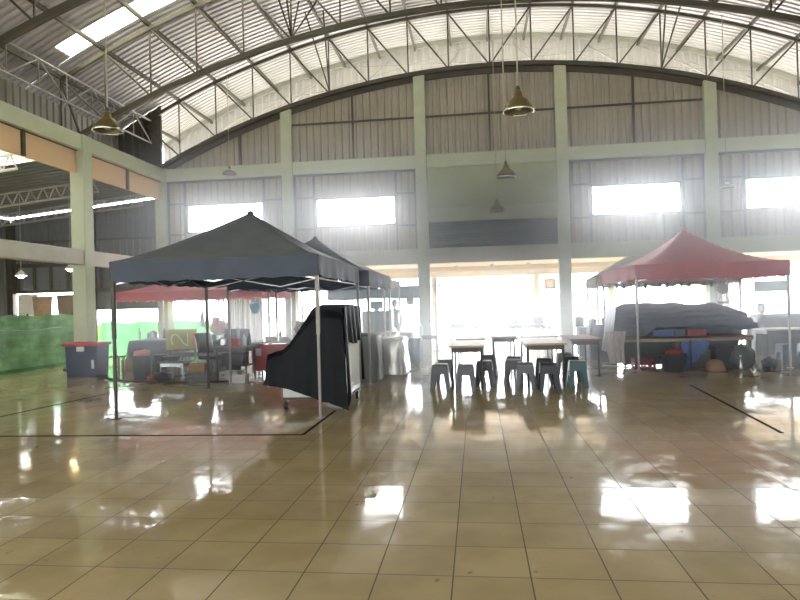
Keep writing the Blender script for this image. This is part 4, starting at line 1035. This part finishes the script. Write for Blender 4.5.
# ------------------------------------------------------------------ people
def person(loc, rz, label, shirt, seated=False):
    t = thing('person', label, 'person', loc, rz)
    H = .47 if seated else .86
    J = [(0, 0, H)]; R = [.125]; E = []
    def add(p, r, par): J.append(p); R.append(r); E.append((par, len(J) - 1)); return len(J) - 1
    w = add((0, .01, H + .14), .115, 0); ch = add((0, .015, H + .34), .135, w); nk = add((0, .01, H + .50), .052, ch); hd = add((0, -.005, H + .60), .078, nk); tp = add((0, 0, H + .70), .082, hd)
    for s in (-1, 1):
        sh = add((s * .17, .01, H + .43), .058, ch); el = add((s * .215, .0, H + .17), .043, sh)
        wr = add((s * .20, -.12, H - .02) if not seated else (s * .14, -.26, H + .17), .030, el)
        d_ = (Vector(J[wr]) - Vector(J[el])).normalized(); hand = add(tuple(Vector(J[wr]) + d_ * .06), .030, wr)
        side = d_.cross(Vector((s, 0, 0))).normalized()
        for k in range(4):
            b = Vector(J[hand]) + side * (.024 - .016 * k); f1 = add(tuple(b + d_ * .03), .0095, hand); add(tuple(b + d_ * (.065 + .012 * (1 - abs(k - 1.3) / 2)) + Vector((0, 0, -.012))), .008, f1)
        th = add(tuple(Vector(J[wr]) + d_ * .03 + side * .035), .011, wr); add(tuple(Vector(J[wr]) + d_ * .07 + side * .05), .009, th)
        if seated: hp = add((s * .09, -.05, H), .085, 0); kn = add((s * .11, -.43, H), .06, hp); an = add((s * .11, -.42, .08), .042, kn)
        else: hp = add((s * .09, 0, H - .08), .088, 0); kn = add((s * .10, -.015, .46), .06, hp); an = add((s * .10, .015, .08), .042, kn)
        add((s * .11, J[an][1] - .14, .035), .034, an)
    me = bpy.data.meshes.new('body'); me.from_pydata(J, E, []); o = bpy.data.objects.new('body', me); C.objects.link(o)
    o.modifiers.new('skin', 'SKIN'); sv = o.data.skin_vertices[0].data
    for i, r in enumerate(R): sv[i].radius = (r, r * (.72 if i in (0, 1, 2) else 1)); sv[i].use_root = (i == 0)
    sb = o.modifiers.new('sub', 'SUBSURF'); sb.levels = 2; sb.render_levels = 2
    dg = bpy.context.evaluated_depsgraph_get(); me2 = bpy.data.meshes.new_from_object(o.evaluated_get(dg)); o.modifiers.clear(); o.data = me2; o.parent = t
    for k_ in ('skin', shirt, 'trousers'): me2.materials.append(M[k_])
    for p in me2.polygons:
        c = p.center; p.use_smooth = True
        arm = abs(c.x) > .165 and c.z < H + .30
        p.material_index = 0 if (c.z > H + .47 or arm) else (1 if c.z > H - .01 + (.08 if seated else 0) else (2 if c.z > .07 else 0))
    z = H + .66
    MB().lathe([(.0, .13), (.05, .125), (.088, .08), (.098, .02), (.094, -.06), (.07, -.10)], (0, .014, z), 18, cap=False).build('hair', 'hair', t, smooth=True)
    MB().box((0, -.094, z - .03), (.026, .034, .045)).build('nose', 'skin', t, bevel=.008)
    for s in (-1, 1): MB().blob((s * .032, -.080, z), (.012, .008, .009), 0, 0, 6).build('eye', 'eye', t); MB().blob((s * .088, .0, z - .02), (.012, .022, .032), 0, 0, 6).build('ear', 'skin', t)
    MB().box((0, -.084, z - .07), (.045, .01, .010)).build('mouth', 'plastic_pink', t)
    return t
person((-2.72, 20.6, 0), .3, 'person in dark clothes standing in the light left of the doorway column', 'shirt_dark')
person((7.4, 17.45, 0), .1, 'person in grey sitting behind the far right tables', 'shirt_grey', True)
stool((7.4, 17.45), 'stool under the person sitting at the far right', 'plastic_grey', 0, .38, 'stools at the far right')

# ------------------------------------------------------------------ haze volume, standing in for lens glare as well
hz = bpy.data.materials.new('glare_haze'); hz.use_nodes = True; N = hz.node_tree.nodes
N.remove(N['Principled BSDF']); vs = N.new('ShaderNodeVolumeScatter'); vs.inputs['Color'].default_value = (1, 1, 1, 1)
vs.inputs['Density'].default_value = HAZE_D = 0.09; vs.inputs['Anisotropy'].default_value = 0.72
hz.node_tree.links.new(vs.outputs[0], N['Material Output'].inputs['Volume'])
h = MB().span((-7.6, 9.8, .02), (10.2, 17.9, 4.55)).build('haze', hz)
h['kind'] = 'structure'; h['label'] = 'thin bright haze in the hall, added to stand in for lens glare'

# ------------------------------------------------------------------ light
w = bpy.data.worlds.new('sky'); bpy.context.scene.world = w; w.use_nodes = True
N = w.node_tree.nodes; L = w.node_tree.links; bg = N['Background']
tc = N.new('ShaderNodeTexCoord'); nz = N.new('ShaderNodeTexNoise'); nz.inputs['Scale'].default_value = 2.0; nz.inputs['Detail'].default_value = 3
L.new(tc.outputs['Generated'], nz.inputs['Vector'])
rp = N.new('ShaderNodeValToRGB'); rp.color_ramp.elements[0].color = (.84, .92, 1.0, 1); rp.color_ramp.elements[1].color = (1, 1, 1, 1)
rp.color_ramp.elements[0].position = .35; rp.color_ramp.elements[1].position = .6
L.new(nz.outputs['Fac'], rp.inputs[0]); L.new(rp.outputs[0], bg.inputs[0])
# thin bright overcast: the half of the sky that holds the sun is much brighter
sp = N.new('ShaderNodeSeparateXYZ'); L.new(tc.outputs['Generated'], sp.inputs[0])
mr = N.new('ShaderNodeMapRange'); mr.interpolation_type = 'SMOOTHSTEP'; L.new(sp.outputs['Y'], mr.inputs['Value'])
mr.inputs['From Min'].default_value = -.2; mr.inputs['From Max'].default_value = .8; mr.inputs['To Min'].default_value = .9; mr.inputs['To Max'].default_value = 6.0
L.new(mr.outputs[0], bg.inputs[1])
s = bpy.data.lights.new('sun', 'SUN'); s.energy = 2.5; s.angle = .02; s.color = (1, .98, .94)
so = bpy.data.objects.new('sun', s); C.objects.link(so)
so.rotation_euler = (-math.radians(19), math.radians(3), 0)     # high sun on the far side of the hall

# ------------------------------------------------------------------ camera
cd = bpy.data.cameras.new('camera'); cam = bpy.data.objects.new('camera', cd); C.objects.link(cam)
F, YAW, PITCH, ROLL = 625.45, .12233, .00594, -.02743
fw = Vector((-sin(YAW) * cos(PITCH), cos(YAW) * cos(PITCH), sin(PITCH))); r = Vector((cos(YAW), sin(YAW), 0)); u = r.cross(fw)
r2 = r * cos(ROLL) + u * sin(ROLL); u2 = -r * sin(ROLL) + u * cos(ROLL)
cam.matrix_world = Matrix(((r2.x, u2.x, -fw.x, 0), (r2.y, u2.y, -fw.y, 0), (r2.z, u2.z, -fw.z, 1.5), (0, 0, 0, 1)))
cd.sensor_fit = 'HORIZONTAL'; cd.sensor_width = 36.0; cd.lens = F / 800 * 36.0; cd.clip_start = .05; cd.clip_end = 400
sc = bpy.context.scene; sc.camera = cam
sc.view_settings.view_transform = 'Standard'; sc.view_settings.look = 'None'; sc.view_settings.gamma = 1.0; sc.view_settings.use_curve_mapping = False
sc.view_settings.exposure = 1.85
